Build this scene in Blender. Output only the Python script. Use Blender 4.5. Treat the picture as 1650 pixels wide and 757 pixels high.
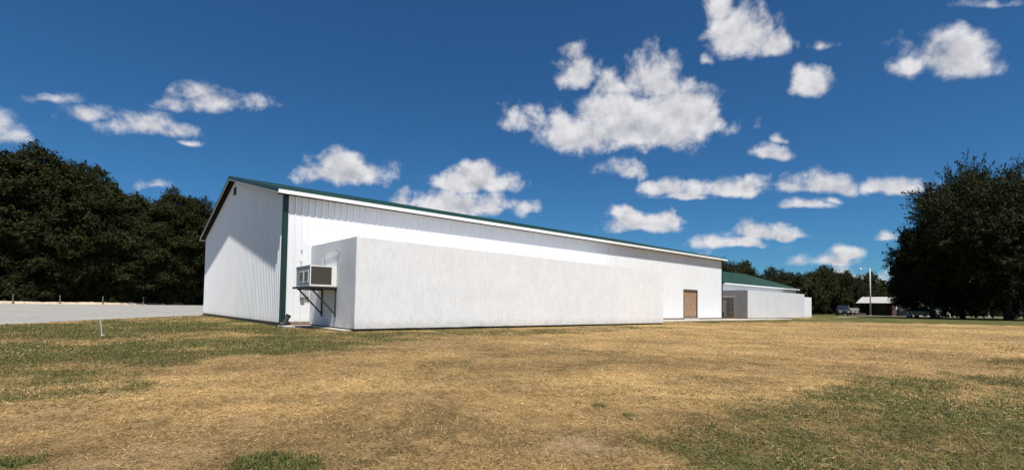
import bpy, bmesh, math, random
import numpy as np
from mathutils import Vector, Matrix
R_ = math.radians
for o in list(bpy.data.objects): bpy.data.objects.remove(o)
SC = bpy.context.scene
COL = SC.collection

# ------------------------------------------------------------------ camera
CAM = Vector((-4.589, -17.325, 0.776))
YAW, PITCH, ROLL, FPX, PPY = 0.7052, 0.0358, 0.0144, 773.56, 465.6
F = Vector((math.sin(YAW)*math.cos(PITCH), math.cos(YAW)*math.cos(PITCH), math.sin(PITCH)))
Rt = Vector((math.cos(YAW), -math.sin(YAW), 0)); Up = Rt.cross(F)
R2 = Rt*math.cos(ROLL) + Up*math.sin(ROLL); U2 = -Rt*math.sin(ROLL) + Up*math.cos(ROLL)
cd = bpy.data.cameras.new('camera'); cam = bpy.data.objects.new('camera', cd); COL.objects.link(cam)
M = Matrix((R2, U2, -F)).transposed().to_4x4(); M.translation = CAM
cam.matrix_world = M
cd.sensor_width = 36; cd.lens = FPX/1650*36; cd.shift_y = (PPY-378.5)/1650
cd.clip_start = 0.05; cd.clip_end = 20000
SC.camera = cam

# ------------------------------------------------------------------ exposure
SC.view_settings.view_transform = 'Standard'; SC.view_settings.look = 'None'
SC.view_settings.gamma = 1; SC.view_settings.exposure = 0.66
SC.view_settings.use_curve_mapping = False

# ------------------------------------------------------------------ sun
SUN = Vector((-0.105, -0.42, 0.90)).normalized()
sd = bpy.data.lights.new('sun', 'SUN'); sd.energy = 4.2; sd.angle = R_(0.53); sd.color = (1, .965, .90)
so = bpy.data.objects.new('sun', sd); COL.objects.link(so)
so.rotation_euler = (-SUN).to_track_quat('-Z', 'Y').to_euler(); so.location = (0, 0, 60)

# ------------------------------------------------------------------ sky with fair-weather cumulus (world directions)
# on the vertical plane at heading 40 degrees: horizontal and vertical tangent of the cloud centre, half sizes, weight
CLOUDS = [(0.211, 0.427, 0.105, 0.06, 1), (0.224, 0.48, 0.053, 0.04, 0.8), (0.263, 0.401, 0.197, 0.069, 1), (0.349, 0.436, 0.112, 0.073, 1), (0.152, 0.38, 0.098, 0.056, 1), (0.302, 0.495, 0.068, 0.067, 0.9), (0.142, 0.509, 0.053, 0.054, 0.95), (0.421, 0.41, 0.042, 0.043, 0.9), (0.027, 0.404, 0.055, 0.037, 0.55), (0.493, 0.598, 0.082, 0.067, 1), (0.55, 0.576, 0.047, 0.04, 0.9), (0.441, 0.648, 0.04, 0.034, 0.8), (0.421, 0.534, 0.017, 0.015, 0.6), (0.658, 0.571, 0.042, 0.019, 0.5), (0.638, 0.493, 0.05, 0.039, 0.9), (0.935, 0.551, 0.125, 0.054, 0.95), (0.962, 0.582, 0.069, 0.046, 0.95), (0.849, 0.527, 0.053, 0.032, 0.8), (1.029, 0.667, 0.079, 0.014, 0.5), (-0.629, 0.425, 0.111, 0.028, 0.7), (-0.662, 0.441, 0.059, 0.021, 0.62), (-0.97, 0.423, 0.059, 0.016, 0.39), (-0.889, 0.388, 0.072, 0.021, 0.51), (-0.781, 0.373, 0.098, 0.028, 0.62), (-0.692, 0.365, 0.059, 0.023, 0.58), (-0.665, 0.338, 0.029, 0.01, 0.51), (-1.084, 0.361, 0.039, 0.029, 0.47), (-1.057, 0.342, 0.046, 0.015, 0.31), (-0.742, 0.241, 0.039, 0.013, 0.55), (-0.352, 0.278, 0.097, 0.034, 1), (-0.363, 0.297, 0.055, 0.029, 1), (-0.072, 0.267, 0.102, 0.033, 1), (-0.062, 0.284, 0.065, 0.026, 1), (-0.1, 0.218, 0.12, 0.034, 1), (-0.224, 0.226, 0.029, 0.021, 0.7), (0.027, 0.218, 0.029, 0.018, 0.6), (0.28, 0.181, 0.081, 0.026, 1), (0.241, 0.199, 0.044, 0.018, 0.7), (0.332, 0.189, 0.036, 0.022, 0.9), (0.329, 0.259, 0.052, 0.024, 0.9), (0.457, 0.259, 0.094, 0.025, 0.95), (0.492, 0.27, 0.059, 0.022, 0.9), (0.368, 0.239, 0.072, 0.011, 0.6), (0.547, 0.339, 0.055, 0.02, 0.85), (0.567, 0.367, 0.026, 0.013, 0.6), (0.246, 0.291, 0.057, 0.021, 0.55), (0.675, 0.27, 0.091, 0.033, 0.95), (0.786, 0.27, 0.104, 0.021, 0.8), (0.616, 0.257, 0.059, 0.018, 0.7), (0.622, 0.219, 0.072, 0.014, 0.8), (0.675, 0.229, 0.029, 0.012, 0.7), (0.518, 0.168, 0.081, 0.02, 0.9), (0.472, 0.144, 0.094, 0.017, 0.8), (0.587, 0.161, 0.044, 0.014, 0.9), (0.7, 0.126, 0.042, 0.017, 0.9), (0.673, 0.11, 0.071, 0.016, 0.7), (0.804, 0.159, 0.049, 0.013, 0.65), (0.738, 0.08, 0.097, 0.029, 0.5), (0.414, 0.117, 0.023, 0.01, 0.6)]
rg = random.Random(5)
for k in range(7):                        # the same kind of cumulus to either side and overhead
    for s_ in (-1, 1): CLOUDS.append((s_*(1.45+.42*k+rg.uniform(-.15, .15)), rg.uniform(.25, .5)*(1+.35*k), .16*(1+.4*k), .055*(1+.4*k), rg.uniform(.85, 1)))
for k in range(6): CLOUDS.append((-1.1+.44*k+rg.uniform(-.1, .1), rg.uniform(.85, 1.5), .2, .12, .9))
W = bpy.data.worlds.new('World'); SC.world = W; W.use_nodes = True
nt = W.node_tree; nt.nodes.clear()
def N(t, **kw):
    n = nt.nodes.new(t)
    for k, v in kw.items(): setattr(n, k, v)
    return n
def mth(op, a, b=None, clamp=False, tree=None):
    n = N('ShaderNodeMath', operation=op, use_clamp=clamp)
    for i, v in enumerate((a, b)):
        if v is None: continue
        if isinstance(v, (int, float)): n.inputs[i].default_value = v
        else: nt.links.new(v, n.inputs[i])
    return n.outputs[0]
def vmth(op, a, b=None, out=0):
    n = N('ShaderNodeVectorMath', operation=op)
    for i, v in enumerate((a, b)):
        if v is None: continue
        if isinstance(v, (tuple, list)): n.inputs[i].default_value = v
        else: nt.links.new(v, n.inputs[i])
    return n.outputs[out]
tc = N('ShaderNodeTexCoord'); dirn = tc.outputs['Generated']
nrm = vmth('NORMALIZE', dirn)
# rotate so that azimuth 40 degrees is +Y and the seam lies behind
vr = N('ShaderNodeVectorRotate', rotation_type='Z_AXIS'); nt.links.new(nrm, vr.inputs['Vector']); vr.inputs['Angle'].default_value = R_(40)
sx = N('ShaderNodeSeparateXYZ'); nt.links.new(vr.outputs[0], sx.inputs[0])
ay = mth('MAXIMUM', mth('ABSOLUTE', sx.outputs[1]), .02)      # the same sky goes on behind, with other detail
az = mth('DIVIDE', sx.outputs[0], ay); el = mth('DIVIDE', sx.outputs[2], ay)
def noise(vec, scale, detail, rough, dist=0.0, lac=2.0):
    n = N('ShaderNodeTexNoise', noise_dimensions='3D'); nt.links.new(vec, n.inputs['Vector'])
    n.inputs['Scale'].default_value = scale; n.inputs['Detail'].default_value = detail
    n.inputs['Roughness'].default_value = rough; n.inputs['Distortion'].default_value = dist; n.inputs['Lacunarity'].default_value = lac
    return n
wn = noise(nrm, 12, 2, .5)
wv = vmth('SUBTRACT', wn.outputs['Color'], (.5, .5, .5))
ws = N('ShaderNodeSeparateXYZ'); nt.links.new(wv, ws.inputs[0])
azw = mth('ADD', az, mth('MULTIPLY', ws.outputs[0], .075)); elw = mth('ADD', el, mth('MULTIPLY', ws.outputs[1], .040))
n1 = noise(nrm, 22, 8, .56, .15)
n2 = noise(vmth('ADD', nrm, (-0.004, -0.006, 0.020)), 22, 4, .53, .15)
rel = mth('MULTIPLY', mth('SUBTRACT', n1.outputs['Fac'], n2.outputs['Fac']), 2.0)
wisp = mth('MULTIPLY', mth('SUBTRACT', n1.outputs['Fac'], .5), 1.75)
sky = N('ShaderNodeTexSky', sky_type='NISHITA'); sky.sun_disc = False
sky.sun_elevation = math.asin(SUN.z); sky.sun_rotation = math.atan2(SUN.x, SUN.y)
sky.altitude = 200; sky.air_density = 1.0; sky.dust_density = 0.1; sky.ozone_density = 3.0
deep = vmth('MULTIPLY', sky.outputs[0], (.32, .72, 1.03))   # the deep blue of the photograph's clear air
def cloudy(clouds):
    field = None
    for (a, e, ra, re, w) in clouds:
        cb = N('ShaderNodeCombineXYZ'); nt.links.new(azw, cb.inputs[0]); nt.links.new(elw, cb.inputs[1])
        if field is not None: nt.links.new(field, cb.inputs[2])      # z is scaled away below: it only orders the evaluation
        ra *= 1.07; e -= re*.38; re *= 1.30
        ma = N('ShaderNodeVectorMath', operation='MULTIPLY_ADD'); nt.links.new(cb.outputs[0], ma.inputs[0])
        ma.inputs[1].default_value = (1/ra, 1/re, 1e-6); ma.inputs[2].default_value = (-a/ra, -e/re, 0)
        d2 = vmth('LENGTH', vmth('MAXIMUM', ma.outputs[0], vmth('MULTIPLY', ma.outputs[0], (1, -1.9, 1))), out=1)      # flatter below
        mm_ = N('ShaderNodeMath', operation='MULTIPLY_ADD'); nt.links.new(d2, mm_.inputs[0]); mm_.inputs[1].default_value = -w; mm_.inputs[2].default_value = w
        field = mm_.outputs[0] if field is None else mth('MAXIMUM', field, mm_.outputs[0])
    field = mth('MAXIMUM', field, -0.9)
    mr = N('ShaderNodeMapRange', interpolation_type='SMOOTHSTEP'); nt.links.new(mth('ADD', field, wisp), mr.inputs['Value'])
    mr.inputs['From Min'].default_value = -0.04; mr.inputs['From Max'].default_value = 0.60
    alpha = mth('MULTIPLY', mr.outputs[0], .96)
    sh = mth('ADD', rel, mth('SUBTRACT', .90, mth('MULTIPLY', field, .36)), clamp=True)
    cr = N('ShaderNodeMix', data_type='RGBA'); nt.links.new(sh, cr.inputs['Factor'])
    cr.inputs['A'].default_value = (5.0, 5.2, 5.9, 1); cr.inputs['B'].default_value = (10.2, 10.1, 10.3, 1)
    mx = N('ShaderNodeMix', data_type='RGBA'); nt.links.new(alpha, mx.inputs['Factor'])
    nt.links.new(deep, mx.inputs['A']); nt.links.new(cr.outputs['Result'], mx.inputs['B'])
    bg = N('ShaderNodeBackground'); bg.inputs['Strength'].default_value = 0.05
    nt.links.new(mx.outputs['Result'], bg.inputs['Color']); return bg.outputs[0]
# the same sky in strips of bearing, so that each direction looks up only the clouds near it
CUTS = [-1.15, -.5, 0, .3, .6, 1.15]
acc = None
for i_ in range(len(CUTS)+1):
    lo = CUTS[i_-1] if i_ else -99; hi = CUTS[i_] if i_ < len(CUTS) else 99
    b_ = cloudy([c for c in CLOUDS if c[0]+c[2]*1.9+.05 > lo and c[0]-c[2]*1.9-.05 < hi])
    if acc is None: acc = b_; continue
    ms_ = N('ShaderNodeMixShader'); nt.links.new(mth('GREATER_THAN', azw, lo), ms_.inputs[0])
    nt.links.new(acc, ms_.inputs[1]); nt.links.new(b_, ms_.inputs[2]); acc = ms_.outputs[0]
wo = N('ShaderNodeOutputWorld'); nt.links.new(acc, wo.inputs['Surface'])

# ------------------------------------------------------------------ materials
def base_mat(name):
    m = bpy.data.materials.new(name); m.use_nodes = True
    t = m.node_tree; b = t.nodes['Principled BSDF']
    return m, t, b
def rgba(c): return (c[0], c[1], c[2], 1)
def pmat(name, c1, c2=None, scale=4.0, rough=.6, stretch=(1, 1, 1), bump=0.0, bscale=None, metallic=0.0, spec=0.5, contrast=(.35, .65), detail=6, c3=None, scale3=40, obj_var=0.0, coat=0.0):
    m, t, b = base_mat(name)
    b.inputs['Roughness'].default_value = rough; b.inputs['Metallic'].default_value = metallic
    b.inputs['Specular IOR Level'].default_value = spec; b.inputs['Coat Weight'].default_value = coat
    b.inputs['Base Color'].default_value = rgba(c1)
    if c2 is None: return m
    g = t.nodes.new('ShaderNodeNewGeometry')
    mp = t.nodes.new('ShaderNodeMapping'); mp.inputs['Scale'].default_value = stretch
    t.links.new(g.outputs['Position'], mp.inputs['Vector'])
    def layer(prev, col, sc, lo, hi, det):
        n = t.nodes.new('ShaderNodeTexNoise'); n.inputs['Scale'].default_value = sc; n.inputs['Detail'].default_value = det; n.inputs['Roughness'].default_value = .62
        t.links.new(mp.outputs[0], n.inputs['Vector'])
        r = t.nodes.new('ShaderNodeMapRange'); r.inputs['From Min'].default_value = lo; r.inputs['From Max'].default_value = hi
        t.links.new(n.outputs['Fac'], r.inputs['Value'])
        x = t.nodes.new('ShaderNodeMix'); x.data_type = 'RGBA'; t.links.new(r.outputs[0], x.inputs['Factor'])
        if prev is None: x.inputs['A'].default_value = rgba(c1)
        else: t.links.new(prev, x.inputs['A'])
        x.inputs['B'].default_value = rgba(col)
        return x.outputs['Result'], n
    out, n = layer(None, c2, scale, contrast[0], contrast[1], detail)
    if c3 is not None: out, n3 = layer(out, c3, scale3, .5, .78, 4)
    if obj_var:
        oi = t.nodes.new('ShaderNodeObjectInfo'); hs = t.nodes.new('ShaderNodeHueSaturation')
        r = t.nodes.new('ShaderNodeMapRange'); r.inputs['To Min'].default_value = 1-obj_var; r.inputs['To Max'].default_value = 1+obj_var
        t.links.new(oi.outputs['Random'], r.inputs['Value']); t.links.new(r.outputs[0], hs.inputs['Value']); t.links.new(out, hs.inputs['Color']); out = hs.outputs[0]
    t.links.new(out, b.inputs['Base Color'])
    if bump:
        nb = t.nodes.new('ShaderNodeTexNoise'); nb.inputs['Scale'].default_value = bscale or scale*4; nb.inputs['Detail'].default_value = 6
        t.links.new(mp.outputs[0], nb.inputs['Vector'])
        bp = t.nodes.new('ShaderNodeBump'); bp.inputs['Strength'].default_value = bump; bp.inputs['Distance'].default_value = .02
        t.links.new(nb.outputs['Fac'], bp.inputs['Height']); t.links.new(bp.outputs[0], b.inputs['Normal'])
    return m
MT = {}
MT['wall_metal'] = pmat('white_painted_metal', (.77, .77, .775), (.74, .74, .75), 1.6, .42, (1, 1, .35), .05, 3.0, spec=.3, c3=(.71, .71, .705), scale3=2.3, obj_var=.015)
MT['roof_green'] = pmat('green_painted_metal', (.009, .040, .028), (.012, .048, .034), 1.2, .4, (1, 1, 1), spec=.4, obj_var=.05)
MT['trim_green'] = pmat('dark_green_trim', (.005, .027, .020), (.008, .034, .025), 3, .45)
MT['soffit'] = pmat('dark_brown_soffit', (.012, .010, .010), (.018, .014, .013), 5, .95, spec=.05)
MT['fascia'] = pmat('white_fascia', (.82, .82, .82), (.74, .74, .73), 3, .5, (1, 1, 1))
MT['lip'] = pmat('pale_grey_lip', (.50, .49, .45), (.40, .39, .36), 5, .5)
MT['plaster'] = pmat('weathered_white_plaster', (.745, .742, .748), (.695, .692, .698), 2.6, .9, (1, 1, .4), .24, 26, spec=.2, contrast=(.35, .7), c3=(.635, .625, .625), scale3=9)
def splash(m, z1, col):
    t = m.node_tree; b = t.nodes['Principled BSDF']; src = b.inputs['Base Color'].links[0].from_socket
    g = t.nodes.new('ShaderNodeNewGeometry'); sp = t.nodes.new('ShaderNodeSeparateXYZ'); t.links.new(g.outputs['Position'], sp.inputs[0])
    n = t.nodes.new('ShaderNodeTexNoise'); n.inputs['Scale'].default_value = 4; n.inputs['Detail'].default_value = 7; n.inputs['Roughness'].default_value = .7; t.links.new(g.outputs['Position'], n.inputs['Vector'])
    a = t.nodes.new('ShaderNodeMath'); a.operation = 'MULTIPLY_ADD'; t.links.new(n.outputs['Fac'], a.inputs[0]); a.inputs[1].default_value = -.7; t.links.new(sp.outputs[2], a.inputs[2])
    r = t.nodes.new('ShaderNodeMapRange'); r.inputs['From Min'].default_value = -.35; r.inputs['From Max'].default_value = z1-.35; r.inputs['To Min'].default_value = .55; r.inputs['To Max'].default_value = 0; t.links.new(a.outputs[0], r.inputs['Value'])
    x = t.nodes.new('ShaderNodeMix'); x.data_type = 'RGBA'; t.links.new(r.outputs[0], x.inputs['Factor']); t.links.new(src, x.inputs['A']); x.inputs['B'].default_value = rgba(col); t.links.new(x.outputs['Result'], b.inputs['Base Color'])
splash(MT['plaster'], .34, (.42, .37, .31)); splash(MT['wall_metal'], .30, (.46, .42, .37))
MT['plaster_far'] = pmat('greyish_plaster', (.60, .605, .62), (.55, .555, .57), 1.6, .9, (1, 1, .3), .25, 22, spec=.2)
MT['plaster_grey'] = pmat('grey_concrete', (.30, .31, .33), (.24, .25, .27), 1.3, .9, (1, 1, .5), .3, 20, spec=.2)
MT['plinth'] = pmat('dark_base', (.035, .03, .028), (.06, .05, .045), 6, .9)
MT['board'] = pmat('brown_treated_board', (.20, .14, .10), (.13, .09, .065), 8, .85, (.3, .3, 2))
MT['concrete'] = pmat('pale_concrete', (.50, .47, .42), (.40, .37, .33), 2.2, .9, (1, 1, 1), .3, 18, c3=(.33, .30, .26), scale3=9)
MT['osb'] = pmat('weathered_brown_plywood', (.36, .215, .125), (.22, .125, .07), 5, .85, (2.4, 2.4, .6), .2, 30, c3=(.50, .36, .24), scale3=14)
MT['black_steel'] = pmat('black_painted_steel', (.018, .015, .014), (.03, .025, .022), 12, .55)
MT['black_plastic'] = pmat('black_plastic', (.015, .017, .016), (.022, .024, .022), 12, .5)
MT['ac_white'] = pmat('white_enamel', (.76, .75, .71), (.68, .67, .62), 6, .45)
MT['ac_white_shaded'] = pmat('shaded_white_enamel', (.40, .41, .40), (.35, .36, .35), 6, .5)  # white enamel darkened: shade of the barely sunlit end painted into the colour
MT['grille'] = pmat('brown_grey_grille', (.095, .082, .072), (.12, .105, .09), 20, .6)
MT['galv'] = pmat('galvanised_steel', (.42, .43, .43), (.34, .35, .36), 8, .45, metallic=.4)
MT['elec_grey'] = pmat('grey_electrical_box', (.45, .47, .47), (.38, .40, .40), 6, .5)
MT['bark'] = pmat('bark', (.045, .034, .026), (.022, .017, .013), 3, .95, (1, 1, .25), .6, 14)
MT['old_wood'] = pmat('grey_weathered_wood', (.17, .155, .135), (.10, .09, .08), 7, .9, (1, 1, .2))
MT['white_paint'] = pmat('white_painted_wood', (.62, .62, .62), (.52, .52, .51), 4, .6)
MT['brown_siding'] = pmat('dark_brown_siding', (.055, .032, .025), (.04, .024, .019), 4, .85, (1, 1, 3))
MT['red_brown'] = pmat('red_brown_brick', (.11, .05, .04), (.075, .036, .03), 6, .9)
MT['tin'] = pmat('pale_tin_roof', (.50, .48, .46), (.40, .375, .35), 1.8, .5, (1, 1, 1), metallic=.1)
MT['tyre'] = pmat('tyre_rubber', (.015, .015, .015), (.02, .02, .02), 10, .85)
MT['rim'] = pmat('wheel_rim', (.35, .35, .36), (.30, .30, .31), 10, .35, metallic=.8)
MT['glass'] = pmat('car_glass', (.015, .018, .022), (.02, .024, .028), 2, .06, spec=.8)
MT['lamp_lens'] = pmat('lamp_lens', (.75, .75, .74), (.65, .65, .64), 5, .12, spec=.8)
MT['tail_lens'] = pmat('tail_lens', (.25, .01, .01), (.2, .01, .01), 5, .2)
MT['paint_black'] = pmat('black_car_paint', (.012, .012, .016), (.016, .016, .02), 2, .25, coat=1)
MT['paint_navy'] = pmat('navy_car_paint', (.010, .013, .03), (.014, .017, .036), 2, .25, coat=1)
MT['paint_silver'] = pmat('silver_car_paint', (.50, .53, .56), (.46, .49, .52), 2, .25, metallic=.5, coat=1)
MT['rusty_red'] = pmat('faded_red_paint', (.30, .06, .05), (.22, .05, .045), 6, .6)
MT['sand'] = pmat('pale_sandy_earth', (.52, .42, .32), (.38, .29, .21), 1.3, .95, (1, 1, 1), .5, 6, c3=(.22, .15, .10), scale3=.9)
# gravel
def gravel_mat():
    m, t, b = base_mat('crushed_limestone_gravel'); b.inputs['Roughness'].default_value = .95; b.inputs['Specular IOR Level'].default_value = .15
    g = t.nodes.new('ShaderNodeNewGeometry')
    vo = t.nodes.new('ShaderNodeTexVoronoi'); vo.inputs['Scale'].default_value = 26; t.links.new(g.outputs['Position'], vo.inputs['Vector'])
    n = t.nodes.new('ShaderNodeTexNoise'); n.inputs['Scale'].default_value = .35; n.inputs['Detail'].default_value = 8; n.inputs['Roughness'].default_value = .65; t.links.new(g.outputs['Position'], n.inputs['Vector'])
    ra = t.nodes.new('ShaderNodeValToRGB'); e = ra.color_ramp.elements
    e[0].position = .3; e[0].color = (.24, .228, .212, 1); e[1].position = .7; e[1].color = (.34, .318, .29, 1)
    t.links.new(n.outputs['Fac'], ra.inputs[0])
    hs = t.nodes.new('ShaderNodeHueSaturation'); t.links.new(ra.outputs[0], hs.inputs['Color'])
    sp = t.nodes.new('ShaderNodeSeparateColor'); t.links.new(vo.outputs['Color'], sp.inputs[0])
    mr = t.nodes.new('ShaderNodeMapRange'); mr.inputs['To Min'].default_value = .72; mr.inputs['To Max'].default_value = 1.25; t.links.new(sp.outputs[0], mr.inputs['Value']); t.links.new(mr.outputs[0], hs.inputs['Value'])
    t.links.new(hs.outputs[0], b.inputs['Base Color'])
    bp = t.nodes.new('ShaderNodeBump'); bp.inputs['Strength'].default_value = .6; bp.inputs['Distance'].default_value = .03
    t.links.new(vo.outputs['Distance'], bp.inputs['Height']); bp.invert = True; t.links.new(bp.outputs[0], b.inputs['Normal'])
    return m
MT['gravel'] = gravel_mat()
def leaf_mat(name, c1, c2):
    m, t, b = base_mat(name); b.inputs['Roughness'].default_value = .7; b.inputs['Specular IOR Level'].default_value = .12
    g = t.nodes.new('ShaderNodeNewGeometry'); n = t.nodes.new('ShaderNodeTexNoise'); n.inputs['Scale'].default_value = .55; n.inputs['Detail'].default_value = 5
    t.links.new(g.outputs['Position'], n.inputs['Vector'])
    r = t.nodes.new('ShaderNodeMapRange'); r.inputs['From Min'].default_value = .35; r.inputs['From Max'].default_value = .65; t.links.new(n.outputs['Fac'], r.inputs['Value'])
    x = t.nodes.new('ShaderNodeMix'); x.data_type = 'RGBA'; x.inputs['A'].default_value = rgba(c1); x.inputs['B'].default_value = rgba(c2); t.links.new(r.outputs[0], x.inputs['Factor'])
    at = t.nodes.new('ShaderNodeAttribute'); at.attribute_name = 'tone'
    oi = t.nodes.new('ShaderNodeObjectInfo')
    ad = t.nodes.new('ShaderNodeMath'); ad.operation = 'MULTIPLY_ADD'; t.links.new(oi.outputs['Random'], ad.inputs[0]); ad.inputs[1].default_value = .4; t.links.new(at.outputs['Fac'], ad.inputs[2])
    hs = t.nodes.new('ShaderNodeHueSaturation'); t.links.new(x.outputs['Result'], hs.inputs['Color']); t.links.new(ad.outputs[0], hs.inputs['Value'])
    t.links.new(hs.outputs[0], b.inputs['Base Color'])
    tr = t.nodes.new('ShaderNodeBsdfTranslucent'); t.links.new(hs.outputs[0], tr.inputs['Color'])
    ms = t.nodes.new('ShaderNodeMixShader'); ms.inputs[0].default_value = .18
    t.links.new(b.outputs[0], ms.inputs[1]); t.links.new(tr.outputs[0], ms.inputs[2])
    t.links.new(ms.outputs[0], t.nodes['Material Output'].inputs['Surface'])
    return m
MT['leaf'] = leaf_mat('dark_broadleaf_foliage', (.027, .030, .009), (.041, .043, .012))
MT['leaf2'] = leaf_mat('deep_green_foliage', (.022, .028, .008), (.036, .040, .012))

# ------------------------------------------------------------------ helpers
class MB:
    def __init__(s): s.v = []; s.f = []
    def add(s, vs, fs):
        o = len(s.v); s.v += [tuple(v) for v in vs]; s.f += [tuple(i+o for i in f) for f in fs]; return s
    def box(s, x0, x1, y0, y1, z0, z1):
        return s.add([(x0,y0,z0),(x1,y0,z0),(x1,y1,z0),(x0,y1,z0),(x0,y0,z1),(x1,y0,z1),(x1,y1,z1),(x0,y1,z1)],
                     [(3,2,1,0),(4,5,6,7),(0,1,5,4),(1,2,6,5),(2,3,7,6),(3,0,4,7)])
    def prism(s, prof, vec):                       # prof: 3D polygon, extruded by vec
        n = len(prof); vec = Vector(vec); a = [Vector(p) for p in prof]
        nor = Vector((0,0,0))
        for i in range(n): nor += a[i].cross(a[(i+1) % n])
        if nor.dot(vec) > 0: a = a[::-1]
        vs = a + [p+vec for p in a]
        fs = [tuple(range(n)), tuple(range(2*n-1, n-1, -1))] + [(i, i+n, (i+1) % n+n, (i+1) % n) for i in range(n)]
        return s.add(vs, fs)
    def tube(s, path, rad, n=8):
        path = [Vector(p) for p in path]
        if not isinstance(rad, (list, tuple)): rad = [rad]*len(path)
        vs = []; fs = []
        for i, p in enumerate(path):
            d = (path[min(i+1, len(path)-1)]-path[max(i-1, 0)]).normalized()
            u = d.cross(Vector((0,0,1)) if abs(d.z) < .9 else Vector((1,0,0))).normalized(); w = d.cross(u)
            for k in range(n):
                a = 2*math.pi*k/n; vs.append(p+(u*math.cos(a)+w*math.sin(a))*rad[i])
        for i in range(len(path)-1):
            for k in range(n):
                fs.append((i*n+k, i*n+(k+1) % n, (i+1)*n+(k+1) % n, (i+1)*n+k))
        fs.append(tuple(range(n-1, -1, -1))); fs.append(tuple(range((len(path)-1)*n, len(path)*n)))
        return s.add(vs, fs)
    def mesh(s, name, mat, smooth=False, bevel=0.0):
        me = bpy.data.meshes.new(name); me.from_pydata(s.v, [], s.f); me.materials.append(MT[mat])
        bm = bmesh.new(); bm.from_mesh(me)
        bmesh.ops.recalc_face_normals(bm, faces=bm.faces)
        if bevel:
            bmesh.ops.bevel(bm, geom=[e for e in bm.edges if e.is_manifold and e.calc_face_angle(0) > .5], offset=bevel, segments=2, affect='EDGES', clamp_overlap=True)
        if smooth:
            for f in bm.faces: f.smooth = True
        bm.to_mesh(me); bm.free()
        return me
    def build(s, name, mat, parent=None, smooth=False, bevel=0.0): return link(name, s.mesh(name, mat, smooth, bevel), parent)
def link(name, me, parent=None, loc=None):
    o = bpy.data.objects.new(name, me); COL.objects.link(o)
    if parent is not None: o.parent = parent
    if loc is not None: o.location = loc
    return o
def tag(o, label=None, cat=None, group=None, kind=None):
    if label: o['label'] = label
    if cat: o['category'] = cat
    if group: o['group'] = group
    if kind: o['kind'] = kind
    return o
def thing(name, label, cat, loc=(0,0,0), rz=0.0, group=None):
    o = bpy.data.objects.new(name, None); COL.objects.link(o); o.location = loc; o.rotation_euler = (0, 0, rz); o.empty_display_size = .3
    return tag(o, label, cat, group)
def smooth_by_angle(o, ang=.6):
    me = o.data
    me.polygons.foreach_set('use_smooth', [True]*len(me.polygons))
    bm = bmesh.new(); bm.from_mesh(me)
    for e in bm.edges: e.smooth = (not e.is_manifold) or e.calc_face_angle(0) < ang
    bm.to_mesh(me); bm.free(); return o

# value noise for layouts, in world metres
_rs = np.random.RandomState(11); _T = _rs.rand(256, 256)
def vnoise(x, y, s, off=0):
    x = x/s+off*17.3; y = y/s+off*9.7
    i = np.floor(x).astype(int); j = np.floor(y).astype(int); u = x-i; v = y-j
    u = u*u*(3-2*u); v = v*v*(3-2*v)
    g = lambda a, b: _T[a & 255, b & 255]
    return (g(i,j)*(1-u)+g(i+1,j)*u)*(1-v)+(g(i,j+1)*(1-u)+g(i+1,j+1)*u)*v
def fbm(x, y, s, off=0, n=4):
    t = 0; a = .5; tot = 0
    for k in range(n): t = t+a*vnoise(x, y, s/2**k, off+k); tot += a; a *= .55
    return t/tot
def sdf(px, py, poly):                               # signed distance to a polygon, positive inside
    d = np.full(px.shape, 1e9); ins = np.zeros(px.shape, bool); n = len(poly)
    for i in range(n):
        ax, ay = poly[i]; bx, by = poly[(i+1) % n]
        ex, ey = bx-ax, by-ay; wx, wy = px-ax, py-ay
        t = np.clip((wx*ex+wy*ey)/(ex*ex+ey*ey+1e-12), 0, 1)
        d = np.minimum(d, (wx-ex*t)**2+(wy-ey*t)**2)
        c = ((ay > py) != (by > py)) & (px < (bx-ax)*(py-ay)/((by-ay) if by != ay else 1e-9)+ax)
        ins ^= c
    d = np.sqrt(d); return np.where(ins, d, -d)

# ------------------------------------------------------------------ ground
L, Wd, He = 30.96, 16.39, 4.5
SX0, SX1, SD, SH = 0.895, 16.72, 3.977, 2.72
POLY = {
    'left': [(-14, 13), (-6.92, 3.69), (0.11, 16.66), (0.13, 0.6), (0.68, -4.02), (2.54, -6.26), (-0.67, -8.65), (-2.71, -9.53), (-3.79, -10.25), (-4.12, -11.8), (-4.7, -12.2), (-5.6, -11.9), (-12, -12)],
    'front': [(0.06, 0.09), (0.79, -4.42), (15.53, -4.76), (12.62, -6.57), (3.99, -7.9), (-0.67, -7.94)],
    'right': [(-1.98, -15.57), (-1.32, -15.44), (-0.23, -15.41), (0.63, -15.34), (1.36, -15.56), (3.38, -15.82), (12.74, -16.48), (32.52, -19.49), (20, -30), (0.1, -18.06), (-2.57, -17.01), (-2.95, -16.5), (-2.59, -16.1)],
    'far': [(20.17, -1.85), (28.73, -1.18), (54.78, 2.01), (101.82, 7.18), (265, -4.34), (265, -80), (60, -32), (43.95, -21.27), (37.74, -15.28), (38.29, -10.92), (32.09, -5.38), (21.94, -3.93)],
    'tuft': [(-4.11, -14.77), (-4.04, -14.61), (-3.89, -14.62), (-3.77, -14.87), (-3.78, -15.03), (-3.94, -15.18), (-4.12, -15.04)],
    'bare': [(-2.51, -15.22), (-2.15, -15.31), (-2.16, -15.69), (-2.53, -15.87), (-2.78, -15.71), (-2.79, -15.41)]}
GRAVEL = [(-46, -62.5), (-17.6, -14.4), (-6.92, 3.69), (-4.67, 8.3), (-0.17, 15.4), (0.3, 17.4), (32, 17.4), (40, 118), (10, 110.2), (-10, 100.2), (-22, 96), (-70, 86), (-100, -20)]
def ss(v, a, b):
    t = np.clip((v-a)/(b-a), 0, 1); return t*t*(3-2*t)
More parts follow.
